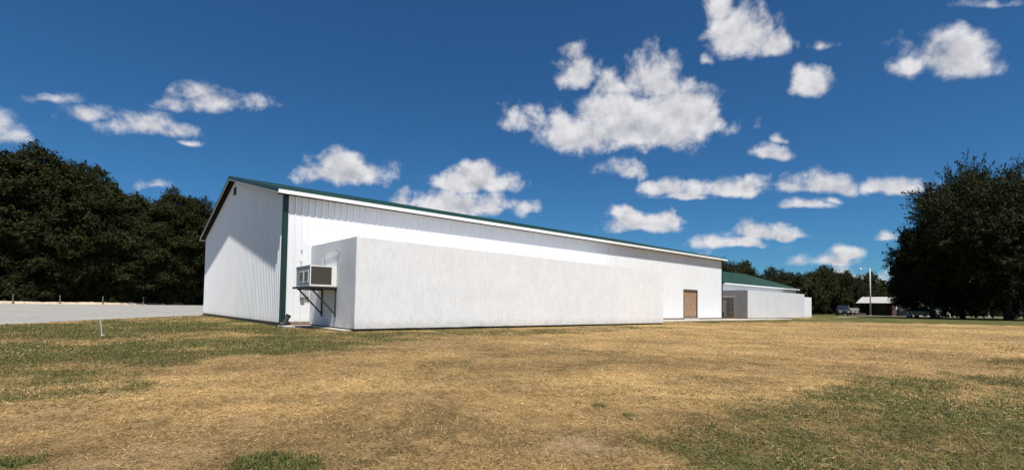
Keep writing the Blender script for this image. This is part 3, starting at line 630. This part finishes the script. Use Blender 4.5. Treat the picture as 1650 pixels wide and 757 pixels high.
# ------------------------------------------------------------------ trees
def noise_dir(rs, k=7):
    ax = rs.normal(size=(k, 3)); ax /= np.linalg.norm(ax, axis=1)[:, None]; am = rs.uniform(.4, 1, k); fr = rs.uniform(2, 5, k); ph = rs.uniform(0, 6, k)
    return lambda d: sum(am[i]*np.sin(fr[i]*(d@ax[i])+ph[i]) for i in range(k))/am.sum()
def tree_meshes(seed, H, R, base, lobes, clumps, leaves, leaf, mat, trunk_r=.35, spiky=0.0, fill=.35):
    rs = np.random.RandomState(seed); nd = noise_dir(rs)
    c = np.array([0, 0, (H+base)/2]); hz = (H-base)/2
    ld = rs.normal(size=(lobes, 3)); ld /= np.linalg.norm(ld, axis=1)[:, None]
    # even out the directions
    for _ in range(4 if spiky > .3 else 12):
        df = ld[:, None]-ld[None]; dd = (df**2).sum(-1)+1e-3; ld += .02*(df/dd[..., None]**1.5).sum(1)/lobes*6; ld /= np.linalg.norm(ld, axis=1)[:, None]
    wob = .74+(.42 if spiky > .3 else .24)*nd(ld)
    sq = np.where(ld[:, 2] < 0, 1.15, 1.0)[:, None]
    lc = c+ld*wob[:, None]*np.array([R, R, hz])*np.array([1, 1, 1])*sq; lc[:, 2] = np.maximum(lc[:, 2], base+.3)
    lr = rs.uniform(.26, .46, lobes)*R*(.72 if spiky > .3 else 1)
    P = []; Nn = []
    for i in range(lobes):
        d = rs.normal(size=(clumps, 3)); d /= np.linalg.norm(d, axis=1)[:, None]; d[:, 2] = np.abs(d[:, 2])*1.15-.35
        cc = lc[i]+d*lr[i]*rs.uniform(.5, 1.05, (clumps, 1))*np.array([1, 1, 1.05])
        k = rs.poisson(leaves, clumps)
        idx = np.repeat(np.arange(clumps), k); sp = rs.uniform(.10, .20, clumps)[idx, None]*lr[i]*1.5
        P.append(cc[idx]+rs.normal(size=(len(idx), 3))*sp*np.array([1, 1, .8])); Nn.append(d[idx])
        o = (lc[i]-c)/np.array([R, R, hz]); o /= np.linalg.norm(o)+1e-6
        for k in range(int(5+6*spiky)):               # leafy twigs reaching out of the lobe
            dv = o*.9+np.array([0, 0, .2])+rs.normal(size=3)*.6; dv /= np.linalg.norm(dv)
            ln = lr[i]*rs.uniform(1.0, 1.35+.75*spiky); nn = int(leaves*1.6); u = rs.rand(nn, 1)
            P.append(lc[i]+dv*ln*(.35+.65*u)+rs.normal(size=(nn, 3))*lr[i]*.17*(1.15-u)*np.array([1, 1, .7])); Nn.append(np.repeat(dv[None], nn, 0))
    nf = int(lobes*clumps*leaves*fill)
    d = rs.normal(size=(nf, 3)); d /= np.linalg.norm(d, axis=1)[:, None]
    P.append(c+d*np.array([R, R, hz])*(.72*rs.rand(nf, 1)**.45)); Nn.append(d)
    P = np.vstack(P); Nn = np.vstack(Nn); P[:, 2] = np.maximum(P[:, 2], .15+rs.rand(len(P))*.3)
    n = len(P); nr = Nn*.6+rs.normal(size=(n, 3))*.7+np.array([0, 0, .45]); nr /= np.linalg.norm(nr, axis=1)[:, None]
    t = np.cross(nr, rs.normal(size=(n, 3))); t /= np.linalg.norm(t, axis=1)[:, None]; b = np.cross(nr, t)
    s = (leaf*rs.uniform(.6, 1.35, n))[:, None]
    v = np.stack([P-t*s, P-b*s*.42+t*s*.1, P+t*s, P+b*s*.42+t*s*.1], 1).reshape(-1, 3)
    me = bpy.data.meshes.new('crown'); nv = len(v)
    me.vertices.add(nv); me.vertices.foreach_set('co', v.astype(np.float32).ravel()); me.loops.add(nv); me.loops.foreach_set('vertex_index', np.arange(nv, dtype=np.int32))
    me.polygons.add(n); me.polygons.foreach_set('loop_start', np.arange(0, nv, 4, dtype=np.int32)); me.update(calc_edges=True)
    at = me.attributes.new('tone', 'FLOAT', 'POINT'); at.data.foreach_set('value', np.repeat(rs.uniform(.55, 1.0, n), 4).astype(np.float32))
    me.materials.append(MT[mat])
    m = MB(); top = H*.72; pts = []; rd = []
    for k in range(9):
        q = k/8; pts.append((math.sin(q*4+seed)*.05*R*q, math.cos(q*3+seed)*.05*R*q, -.1+top*q)); rd.append(trunk_r*(1.35 if k == 0 else 1)*(1-.82*q))
    m.tube(pts, rd, 10)
    for i in range(0, lobes):
        e = lc[i]; zs = max(base*.55+.3, min(e[2]*.72, top*.9)); q = min(1, (zs+.1)/top); st = np.array([math.sin(q*4+seed)*.05*R*q, math.cos(q*3+seed)*.05*R*q, zs])
        md = (st+e)/2+rs.normal(size=3)*.06*R; r0 = trunk_r*.36
        m.tube([tuple(st), tuple(md), tuple(e)], [r0, r0*.65, r0*.2], 6)
    return m.mesh('trunk', 'bark', True), me
KINDS = {
    'a': tree_meshes(1, 26, 5.6, 2.0, 44, 24, 34, .21, 'leaf', .42, -.1),
    'b': tree_meshes(2, 26, 4.9, 1.4, 40, 24, 34, .21, 'leaf', .40, -.1),
    'c': tree_meshes(3, 26, 5.2, 3.0, 42, 24, 34, .21, 'leaf', .38, .1),
    'big': tree_meshes(15, 18.0, 8.4, 2.6, 62, 22, 46, .15, 'leaf2', .40, 1.0, .10),
    'mid': tree_meshes(6, 13.2, 5.6, 1.2, 50, 22, 42, .15, 'leaf2', .34, .5, .15),
    'far': tree_meshes(8, 10, 4.8, .3, 34, 18, 30, .20, 'leaf2', .2, -.5),
    'shrub': tree_meshes(9, 3.2, 2.6, .05, 18, 12, 30, .15, 'leaf2', .06),
}
def tree(kind, name, loc, rz, sx, sz, label, cat='tree', group=None):
    t = thing(name, label, cat, loc, rz, group); t.scale = (sx, sx, sz)
    link('trunk', KINDS[kind][0], t); link('crown', KINDS[kind][1], t); return t
ORD = ['first', 'second', 'third', 'fourth', 'fifth', 'sixth', 'seventh', 'eighth', 'ninth', 'tenth', 'eleventh']
LEFT = [(-23.5, 104.0, 28.5), (-19.6, 103.2, 28.9), (-15.1, 102.1, 29.2), (-10.6, 102.1, 28.3), (-7.0, 103.5, 28.2), (-4.2, 104.9, 24.6), (-1.2, 104.9, 23.7), (1.8, 105.1, 22.6), (6.2, 106.3, 25.0), (10.4, 106.6, 25.2), (14.6, 107.0, 23.4)]
rt = random.Random(8)
for i, (x, y, h) in enumerate(LEFT):
    k = 'abc'[i % 3]; s = h/26*1.02
    lab = 'tall dark broadleaf tree, %s from the left in the front row behind the gravel' % ORD[i-1] if i else 'tall dark broadleaf tree cut by the left edge of the picture behind the gravel'
    if i == 10: lab = 'dark broadleaf tree partly hidden by the left end of the large barn'
    tree(k, 'broadleaf_tree', (x, y+rt.uniform(1, 3), 0), rt.uniform(0, 6.3), s*rt.uniform(.92, 1.15), s, lab, 'tree', 'trees in the front row of the left treeline')
LEFTB = [(-26.3, 126.0, 28.0), (-19.9, 123.1, 28.7), (-14.2, 121.9, 27.8), (-9.2, 120.3, 27.4), (-5.6, 120.3, 24.5), (-1.9, 121.0, 23.5), (4.7, 119.9, 22.9), (10.1, 119.4, 23.7), (15.1, 119.1, 22.6), (20, 121, 22)]
for i, (x, y, h) in enumerate(LEFTB):
    s = h/26; tree('bca'[i % 3], 'broadleaf_tree', (x, y, 0), rt.uniform(0, 6.3), s*rt.uniform(1.1, 1.35), s, 'dark tree of the hidden second row behind the tall left treeline', 'tree', 'trees behind the front row of the left treeline')
for i in range(18):
    x = -27+i*2.6; y = 99.3+(x+15)*.33+rt.uniform(.8, 2.2) if x > -15 else 98.6+(x+15)*.2+rt.uniform(.8, 2.2); s = rt.uniform(.8, 1.5)
    tree('shrub', 'shrub', (x, y+2.2, -.05), rt.uniform(0, 6.3), s, s*rt.uniform(.8, 1.5), 'dark undergrowth shrub at the foot of the left treeline behind the fence posts', 'shrub', 'undergrowth below the left treeline')
tree('big', 'shade_tree', (74.3, -12.3, 0), 1.0, .90, 1.02, 'largest dark shade tree with feathery top at the right edge of the lawn', 'tree', 'shade trees at the right of the lawn')
tree('mid', 'shade_tree', (75.2, -5.6, 0), .4, .72, .92, 'dense dark rounded shade tree at the left of the right-hand tree group', 'tree', 'shade trees at the right of the lawn')
tree('big', 'shade_tree', (79.6, -7.9, 0), 3.4, .58, 1.08, 'tall dark shade tree rising between the rounded tree and the largest tree', 'tree', 'shade trees at the right of the lawn')
tree('mid', 'shade_tree', (83.3, -2.7, 0), 2.2, .58, .70, 'lowest and leftmost dark shade tree of the right-hand group near the brown pavilion', 'tree', 'shade trees at the right of the lawn')
tree('mid', 'shade_tree', (86.5, -15.1, 0), 4.2, 1.2, 1.4, 'dark shade tree behind the largest tree at the right picture edge', 'tree', 'shade trees at the right of the lawn')
BACK = [(112.3, 38.2, 12.9), (116.7, 37.2, 12.5), (117.0, 34.3, 10.4), (125.4, 32.4, 11.4), (126.1, 29.1, 10.0), (126.9, 25.9, 9.8), (131.6, 24.5, 11.1), (136.3, 23.2, 11.9), (136.3, 20.5, 10.5), (136.3, 17.9, 8.6), (147.1, 17.9, 10.6), (146.0, 14.8, 7.9), (151.6, 12.7, 8.8), (157.9, 10.0, 11.0), (164.8, 6.7, 12.9), (169.8, 2.4, 13.8), (174.8, -1.9, 13.4), (183.4, -6.5, 14.2), (189.3, -11.4, 14.3)]
for i, (x, y, h) in enumerate(BACK):
    if i < 3: lab, gp = '%s from the left of the dark trees rising above the far green roof' % ORD[i], 'trees above the far green roof'
    elif i < 7: lab, gp = '%s from the left of the dark trees beyond the right end of the far annex' % ORD[i-3], 'trees beyond the far annex'
    elif i < 13: lab, gp = '%s from the left of the dark trees behind the light pole and brown pavilion' % ORD[i-7], 'trees behind the light pole'
    else: lab, gp = '%s from the left of the dark trees seen beneath the right-hand shade trees' % ORD[i-13], 'trees behind the parked vehicles'
    s = h/10; tree('far', 'background_tree', (x, y, 0), rt.uniform(0, 6.3), s*rt.uniform(.7, .95), s, lab, 'tree', gp)
for i in range(9):
    tree('shrub', 'shrub', (70+i*7.5, 16-i*1.3+rt.uniform(-2, 2)+(6 if i < 5 else 9), -.05), rt.uniform(0, 6.3), rt.uniform(1.2, 1.6), rt.uniform(1.5, 2.1), 'dark shrub in the low thicket right of the far annex', 'shrub', 'thicket right of the far annex')

for i in range(12):
    x = 140+i*4.2; tree('shrub', 'shrub', (x, 16-(x-140)*.62+rt.uniform(-1, 1), -.05), rt.uniform(0, 6.3), rt.uniform(1.5, 1.9), rt.uniform(1.3, 2.0), 'dark low shrub in the shade far behind the parked vehicles', 'shrub', 'low shrubs behind the parked vehicles')
# ------------------------------------------------------------------ fence posts, stake
POSTS = [(-15.9, 96.4), (-10.35, 98.6), (-4.6, 101.2), (1.6, 104.1), (8.9, 107.6)]
for i, (x, y) in enumerate(POSTS):
    t = thing('fence_post', 'grey wooden fence post, %s from the left along the treeline' % ORD[i], 'fence post', (x, y, .2), 0, 'posts along the back of the gravel lot')
    MB().tube([(0, 0, -.4), (.01, 0, .6), (.0, .01, 1.32)], [.095, .085, .078], 9).build('post', 'old_wood', t)
    MB().tube([(0, .01, 1.315), (0, .01, 1.36)], [.078, .04], 9).build('top', 'old_wood', t)
st = thing('survey_stake', 'thin pale leaning stake standing in the grass before the gravel', 'stake', (-4.57, -3.5, 0))
MB().tube([(0, 0, -.05), (-.04, .015, .28), (-.085, .03, .56)], [.008, .007, .006], 7).build('rod', 'white_paint', st)
MB().box(-.045, .045, -.03, .03, -.01, .022).build('foot', 'concrete', st, bevel=.008)

# ------------------------------------------------------------------ light pole
lp = thing('light_pole', 'tall pale light pole with lamp arm beyond the lawn', 'light pole', (102.8, 7.15, 0))
MB().tube([(0, 0, -.2), (0, 0, 4.5), (0, 0, 8.7)], [.13, .105, .08], 12).build('pole', 'white_paint', lp, True)
lh = Rt*-1
ar = MB().tube([(0, 0, 8.45), (lh.x*.6, lh.y*.6, 8.62), (lh.x*1.5, lh.y*1.5, 8.62)], [.045, .04, .035], 8).build('arm', 'galv', lp, True)
m = MB(); c = lh*1.75
m.tube([(c.x, c.y, 8.36), (c.x, c.y, 8.44), (c.x, c.y, 8.60), (c.x, c.y, 8.72)], [.20, .24, .18, .07], 12); m.build('lamp_head', 'lamp_lens', lp, True)
MB().box(-.14, .14, -.14, .14, -.02, .12).build('footing', 'concrete', lp)
MB().box(.09, .42, -.05, .05, 7.7, 8.25).build('control_box', 'rusty_red', lp, bevel=.02)

# ------------------------------------------------------------------ pavilion
pv = thing('pavilion', 'small dark brown pavilion with pale tin roof behind the light pole', 'pavilion', (116.5, 8.6, 0), -1.68)
px, pd, pe, pr = 2.7, 2.6, 2.45, 3.75
for s in (0, 1):
    y = (-1 if s == 0 else 1)*(pd+.5); k = 8; w = (2*px+1.0)/k
    me = MB().prism([(0, y, pe), (0, 0, pr), (0, 0, pr+.04), (0, y, pe+.04)], (w-.02, 0, 0)).mesh('roof_sheet', 'tin')
    for i in range(k): link('roof_sheet', me, pv, (-px-.5+i*w, 0, .004*(i % 2)))
MB().box(-.9, px, -pd+1.2, pd, 0, pe-.05).build('back_room', 'brown_siding', pv)
MB().box(-px, px, pd-.1, pd-.002, 0, pe-.05).build('rear_wall', 'brown_siding', pv)
MB().prism([(px+.01, -pd, 0), (px+.01, pd, 0), (px+.01, pd, pe-.05), (px+.01, 0, pr-.1), (px+.01, -pd, pe-.05)], (.12, 0, 0)).build('gable_wall', 'red_brown', pv)
MB().box(px+.135, px+.17, -.9, .3, 1.25, 1.75).build('wall_sign', 'white_paint', pv)
for x in (-px, -px/3, px*.5): MB().box(x-.07, x+.07, -pd-.02, -pd+.12, 0, pe-.0).build('post', 'brown_siding', pv)
MB().box(-px-.1, px, -pd-.03, -pd+.10, pe-.18, pe-.001).build('beam', 'brown_siding', pv)
# white rail fence and planter
fr = Rt
rf = thing('rail_fence', 'white two-rail fence beside the brown pavilion', 'fence', (105.8, 11.9, 0), math.atan2(-.25, 10.9))
for i in range(5): MB().box(i*2.3-.07, i*2.3+.07, -.07, .07, 0, 1.35).build('post', 'white_paint', rf)
for z in (.62, .98, 1.26): MB().box(-.05, 9.3, -.11, -.073, z, z+.13).build('rail', 'white_paint', rf)
MB().box(0, 10, -.6, -.2, 0, .42).build('brick_wall', 'red_brown', None)
bw = bpy.data.objects['brick_wall']; bw.location = (106.5, 11.0, 0); tag(bw, 'low red-brown wall in front of the white rail fence', 'wall')
# pale building beneath the right-hand trees
pb = thing('shed', 'pale grey shed glimpsed between trunks under the right-hand trees', 'shed', (119.5, 2.5, 0), -YAW)
MB().box(-4.2, 4.2, -1.5, 1.5, 0, 2.2).build('wall', 'white_paint', pb)
MB().prism([(-4.5, -1.9, 2.15), (-4.5, 0, 2.9), (-4.5, 1.9, 2.15), (-4.5, 1.9, 2.21), (-4.5, 0, 2.97), (-4.5, -1.9, 2.21)], (9, 0, 0)).build('roof', 'brown_siding', pb)
for x in (-1.2, 2.4): w = MB().box(x, x+.9, -1.53, -1.501, 0.05, 1.95).build('door', 'brown_siding', pb)
sp_ = thing('marker_post', 'short pale post standing by the drive under the right-hand trees', 'post', (119.0, -7.0, 0))
MB().box(-.1, .1, -.1, .1, 0, 2.2).build('post', 'white_paint', sp_); MB().box(-.2, .2, -.06, .06, 1.9, 2.5).build('box', 'old_wood', sp_)

# ------------------------------------------------------------------ vehicles
def vehicle(name, label, cat, loc, rz, kind, paint, band=None):
    t = thing(name, label, cat, loc, rz)
    Lc, Wc = {'sedan': (4.7, 1.8), 'pickup': (5.5, 1.95), 'van': (5.0, 1.95)}[kind]
    h = Wc/2; wr = {'sedan': .32, 'pickup': .39, 'van': .36}[kind]; wx = (Lc*.18, Lc*.80)
    top = {'sedan': [(0, .32), (.02, .62), (.12, .78), (1.2, .88), (3.75, .93), (4.55, .88), (4.68, .62), (4.7, .34)],
           'pickup': [(0, .42), (.02, .85), (.15, 1.0), (1.5, 1.08), (3.3, 1.10), (5.42, 1.08), (5.48, .85), (5.5, .45)],
           'van': [(0, .36), (.02, .75), (.15, .92), (1.0, 1.03), (4.85, 1.08), (4.97, .80), (5.0, .40)]}[kind]
    low = []
    for cx in wx[::-1]:
        low += [(cx+(wr+.07)*math.cos(a), max(.26, wr+(wr+.07)*math.sin(a))) for a in [math.pi*k/8 for k in range(9)]]
    prof = [(x, 0, z) for x, z in top]+[(top[-1][0]-.08, 0, .24)]+[(x, 0, z) for x, z in low]+[(.08, 0, .24)]
    prof = [(-Lc/2+x, -h, z) for x, y, z in prof]
    body = MB().prism(prof, (0, Wc, 0)).build('body', paint, t, bevel=.045)
    smooth_by_angle(body)
    cab = {'sedan': (1.15, 4.25, 1.95, 3.45, .88, 1.42), 'pickup': (1.45, 3.45, 2.0, 3.25, 1.06, 1.80), 'van': (.95, 4.92, 1.75, 4.72, 1.02, 1.80)}[kind]
    a0, a1, b0, b1, z0, z1 = cab; i = .16
    def fr(u0, u1, zz, hh): return [(-Lc/2+u0, -hh, zz), (-Lc/2+u1, -hh, zz), (-Lc/2+u1, hh, zz), (-Lc/2+u0, hh, zz)]
    hb = h-.06; v = fr(a0, a1, z0-.02, hb)+fr(b0, b1, z1-.09, hb-i)
    g = MB(); g.add(v, [(3,2,1,0),(4,5,6,7),(0,1,5,4),(1,2,6,5),(2,3,7,6),(3,0,4,7)]); gh = g.build('window_band', 'glass', t, bevel=.03)
    v = fr(b0-.05, b1+.05, z1-.10, hb-i+.01)+fr(b0+.12, b1-.10, z1, hb-i-.09)
    g = MB(); g.add(v, [(3,2,1,0),(4,5,6,7),(0,1,5,4),(1,2,6,5),(2,3,7,6),(3,0,4,7)]); g.build('roof', band or paint, t, bevel=.03)
    for s in (-1, 1):                                   # pillars
        for u0, u1 in ((a0, b0), ((a0+a1)/2+.1, (b0+b1)/2), (a1, b1)):
            MB().tube([(-Lc/2+u0, s*hb, z0-.01), (-Lc/2+u1, s*(hb-i), z1-.08)], .035, 6).build('pillar', paint, t)
        if band: MB().box(-Lc/2+.9, Lc/2-.1, s*(h+.003)-.012, s*(h+.003)+.012, .84, 1.0).build('side_strip', band, t)
        MB().box(-Lc/2+a0+.25, -Lc/2+a0+.42, s*(h+.02)-.09, s*(h+.02)+.09, z0+.02, z0+.15).build('mirror', paint, t, bevel=.02)
        MB().box(-Lc/2-.012, -Lc/2+.10, s*(h-.38)-.19, s*(h-.38)+.19, .60, .74).build('headlight', 'lamp_lens', t, bevel=.02)
        MB().box(Lc/2-.10, Lc/2+.012, s*(h-.30)-.15, s*(h-.30)+.15, .66, .80).build('tail_light', 'tail_lens', t, bevel=.02)
        for cx in wx:
            x = -Lc/2+cx; y = s*(h-.11)
            w = MB().tube([(x, y-.10, wr), (x, y-.085, wr), (x, y+.085, wr), (x, y+.10, wr)], [wr-.04, wr, wr, wr-.04], 20).build('tyre', 'tyre', t)
            MB().tube([(x, y+s*.095, wr), (x, y+s*.112, wr)], [wr*.62, wr*.55], 14).build('rim', 'rim', w)
    for x, nm in ((-Lc/2-.03, 'front_bumper'), (Lc/2-.07, 'rear_bumper')):
        MB().box(x, x+.10, -h+.08, h-.08, .34, .52).build(nm, 'black_plastic' if kind == 'pickup' else paint, t, bevel=.03)
    if kind == 'pickup':
        MB().box(-Lc/2+3.55, Lc/2-.15, -h+.12, h-.12, 1.0, 1.115).build('bed_cover', 'black_plastic', t)
    return t
ROWX = -YAW
vehicle('car', 'dark sedan parked under the right-hand trees', 'car', (80.9, -3.7, 0), -1.41+math.pi, 'sedan', 'paint_black')
vehicle('van', 'silver-roofed dark blue van at the right edge of the picture', 'van', (119.8, -11.8, 0), -1.50, 'van', 'paint_navy', 'paint_silver')
vehicle('pickup_truck', 'dark pickup truck parked by the pale drive left of the light pole', 'pickup truck', (95.0, 9.4, 0), .35, 'pickup', 'paint_black')

# ------------------------------------------------------------------ lawn blades
def blade_mat():
    m, t, b = base_mat('grass_blades'); b.inputs['Roughness'].default_value = .7; b.inputs['Specular IOR Level'].default_value = .2
    at = t.nodes.new('ShaderNodeAttribute'); at.attribute_name = 'tint'; t.links.new(at.outputs['Color'], b.inputs['Base Color'])
    tr = t.nodes.new('ShaderNodeBsdfTranslucent'); t.links.new(at.outputs['Color'], tr.inputs['Color'])
    ms = t.nodes.new('ShaderNodeMixShader'); ms.inputs[0].default_value = .3; t.links.new(b.outputs[0], ms.inputs[1]); t.links.new(tr.outputs[0], ms.inputs[2])
    t.links.new(ms.outputs[0], t.nodes['Material Output'].inputs['Surface']); return m
MT['blade'] = blade_mat()
def allowed(x, y):
    ok = ~((x > -.05) & (x < L+.05) & (y > -.05) & (y < Wd)) & ~((x > SX0-.03) & (x < SX1+.03) & (y > -SD-.03) & (y < .1))
    ok &= ~((x > -.1) & (x < SX0) & (y > -.95) & (y < .1)) & ~((x > SX0-.22) & (x < SX0+.1) & (y > -SD-.05) & (y < 0))
    ok &= ~((x > SX1) & (x < 40.5) & (y > -1.4) & (y < .1)) & ~((x > 38.1) & (x < 54) & (y > 1.15) & (y < 5))
    ok &= sdf(x, y, GRAVEL) < .10
    return ok
def blades(r0, r1, dens, wid, kind, seed, seg):
    rs = np.random.RandomState(seed); span = R_(118)
    n = int(.5*span*(r1*r1-r0*r0)*dens)
    r = np.sqrt(r0*r0+rs.rand(n)*(r1*r1-r0*r0)); a = YAW+(rs.rand(n)-.5)*span
    x = CAM.x+r*np.sin(a); y = CAM.y+r*np.cos(a)
    g, tall, bare = lawn(x, y); cl = fbm(x, y, .13, 31); cm = fbm(x, y, .5, 33)
    if kind == 'straw': keep = rs.rand(n) < (1-.72*g)*(1-.6*bare)*(.45+.9*ss(cl, .3, .7))
    else: keep = rs.rand(n) < g*(.35+1.1*ss(cl, .32, .66))
    keep &= allowed(x, y)
    x, y, r, g, tall, cm = x[keep], y[keep], r[keep], g[keep], tall[keep], cm[keep]; n = len(x)
    az = rs.rand(n)*2*math.pi
    if kind == 'straw':
        el = np.abs(rs.normal(0, .22, n))+.02; ln = rs.uniform(.018, .048, n)*np.where(rs.rand(n) < .05, 1.6, 1); z0 = gz(x, y)+rs.uniform(.0, .014, n)
        wd = wid*rs.uniform(.6, 1.3, n)
        k = rs.rand(n)[:, None]; tone = (.5+.8*rs.rand(n)**1.4)*(.66+.6*ss(cm, .3, .7))*(.74+.42*ss(fbm(x, y, 1.9, 41), .25, .75))
        col = (np.array([.45, .292, .115])*(1-k)+np.array([.63, .44, .205])*k)*tone[:, None]
        old = rs.rand(n) < .30; col[old] *= np.array([.5, .46, .42])
        pale = rs.rand(n) < .05; col[pale] = np.array([.70, .57, .36])*rs.uniform(.8, 1.1, (pale.sum(), 1))
    else:
        el = np.where(g > .3, rs.uniform(.35, 1.4, n), rs.uniform(.1, .7, n)); ln = rs.uniform(.016, .042, n)*(1+.75*tall*rs.rand(n)); z0 = gz(x, y)-.002
        wd = wid*rs.uniform(.7, 1.3, n)
        k = rs.rand(n)[:, None]; tone = .6+.7*rs.rand(n)
        col = (np.array([.070, .090, .020])*(1-k)+np.array([.145, .150, .046])*k)*tone[:, None]
        dry = rs.rand(n) < .22*(1-tall); col[dry] = np.array([.25, .19, .09])*rs.uniform(.6, 1.1, (dry.sum(), 1))
    ln = ln*(1+.02*r); d = np.stack([np.cos(az)*np.cos(el), np.sin(az)*np.cos(el), np.sin(el)], -1)
    sd_ = np.stack([-np.sin(az), np.cos(az), rs.normal(0, .35, n)], -1); sd_ /= np.linalg.norm(sd_, axis=1)[:, None]
    p0 = np.stack([x, y, z0], -1); w = (wd/2)[:, None]; l = ln[:, None]
    if seg == 2:
        bend = np.stack([np.cos(az)*.25, np.sin(az)*.25, -.28*np.ones(n)], -1)*(1 if kind == 'green' else .25)
        p1 = p0+d*l*.55; p2 = p0+(d+bend)*l
        V = np.stack([p0-sd_*w, p0+sd_*w, p1-sd_*w*.85, p1+sd_*w*.85, p2], 1); T = np.array([[0, 1, 3], [0, 3, 2], [2, 3, 4]])
    else:
        p2 = p0+d*l; V = np.stack([p0-sd_*w, p0+sd_*w, p2], 1); T = np.array([[0, 1, 2]])
    nv = V.shape[1]; tri = (T[None]+np.arange(n)[:, None, None]*nv).reshape(-1, 3)
    return V.reshape(-1, 3), tri, np.repeat(col, nv, 0)
def blade_object(name, parts, label, cat):
    vs, ts, cs = [], [], []; o = 0
    for v, t, c in parts: vs.append(v); ts.append(t+o); cs.append(c); o += len(v)
    v = np.vstack(vs); t = np.vstack(ts); c = np.vstack(cs); me = bpy.data.meshes.new(name)
    me.vertices.add(len(v)); me.vertices.foreach_set('co', v.astype(np.float32).ravel()); me.loops.add(t.size); me.loops.foreach_set('vertex_index', t.astype(np.int32).ravel())
    me.polygons.add(len(t)); me.polygons.foreach_set('loop_start', np.arange(0, t.size, 3, dtype=np.int32)); me.update(calc_edges=False)
    ca = me.color_attributes.new('tint', 'FLOAT_COLOR', 'POINT'); ca.data.foreach_set('color', np.hstack([c, np.ones((len(c), 1))]).astype(np.float32).ravel())
    me.materials.append(MT['blade']); print(name, len(t)); return tag(link(name, me), label, cat, kind='stuff')
blade_object('dry_grass', [blades(1.4, 4.5, 12000, .0030, 'straw', 1, 1), blades(4.5, 9, 4200, .0050, 'straw', 2, 1), blades(9, 17, 1000, .010, 'straw', 3, 1), blades(17, 36, 130, .020, 'straw', 4, 1)], 'dry straw-coloured mown grass covering the field', 'grass')
blade_object('green_grass', [blades(1.4, 4.5, 11000, .0036, 'green', 5, 2), blades(4.5, 9, 4200, .0060, 'green', 6, 1), blades(9, 17, 1300, .011, 'green', 7, 1), blades(17, 38, 260, .022, 'green', 8, 1)], 'short green grass growing in patches among the straw', 'grass')
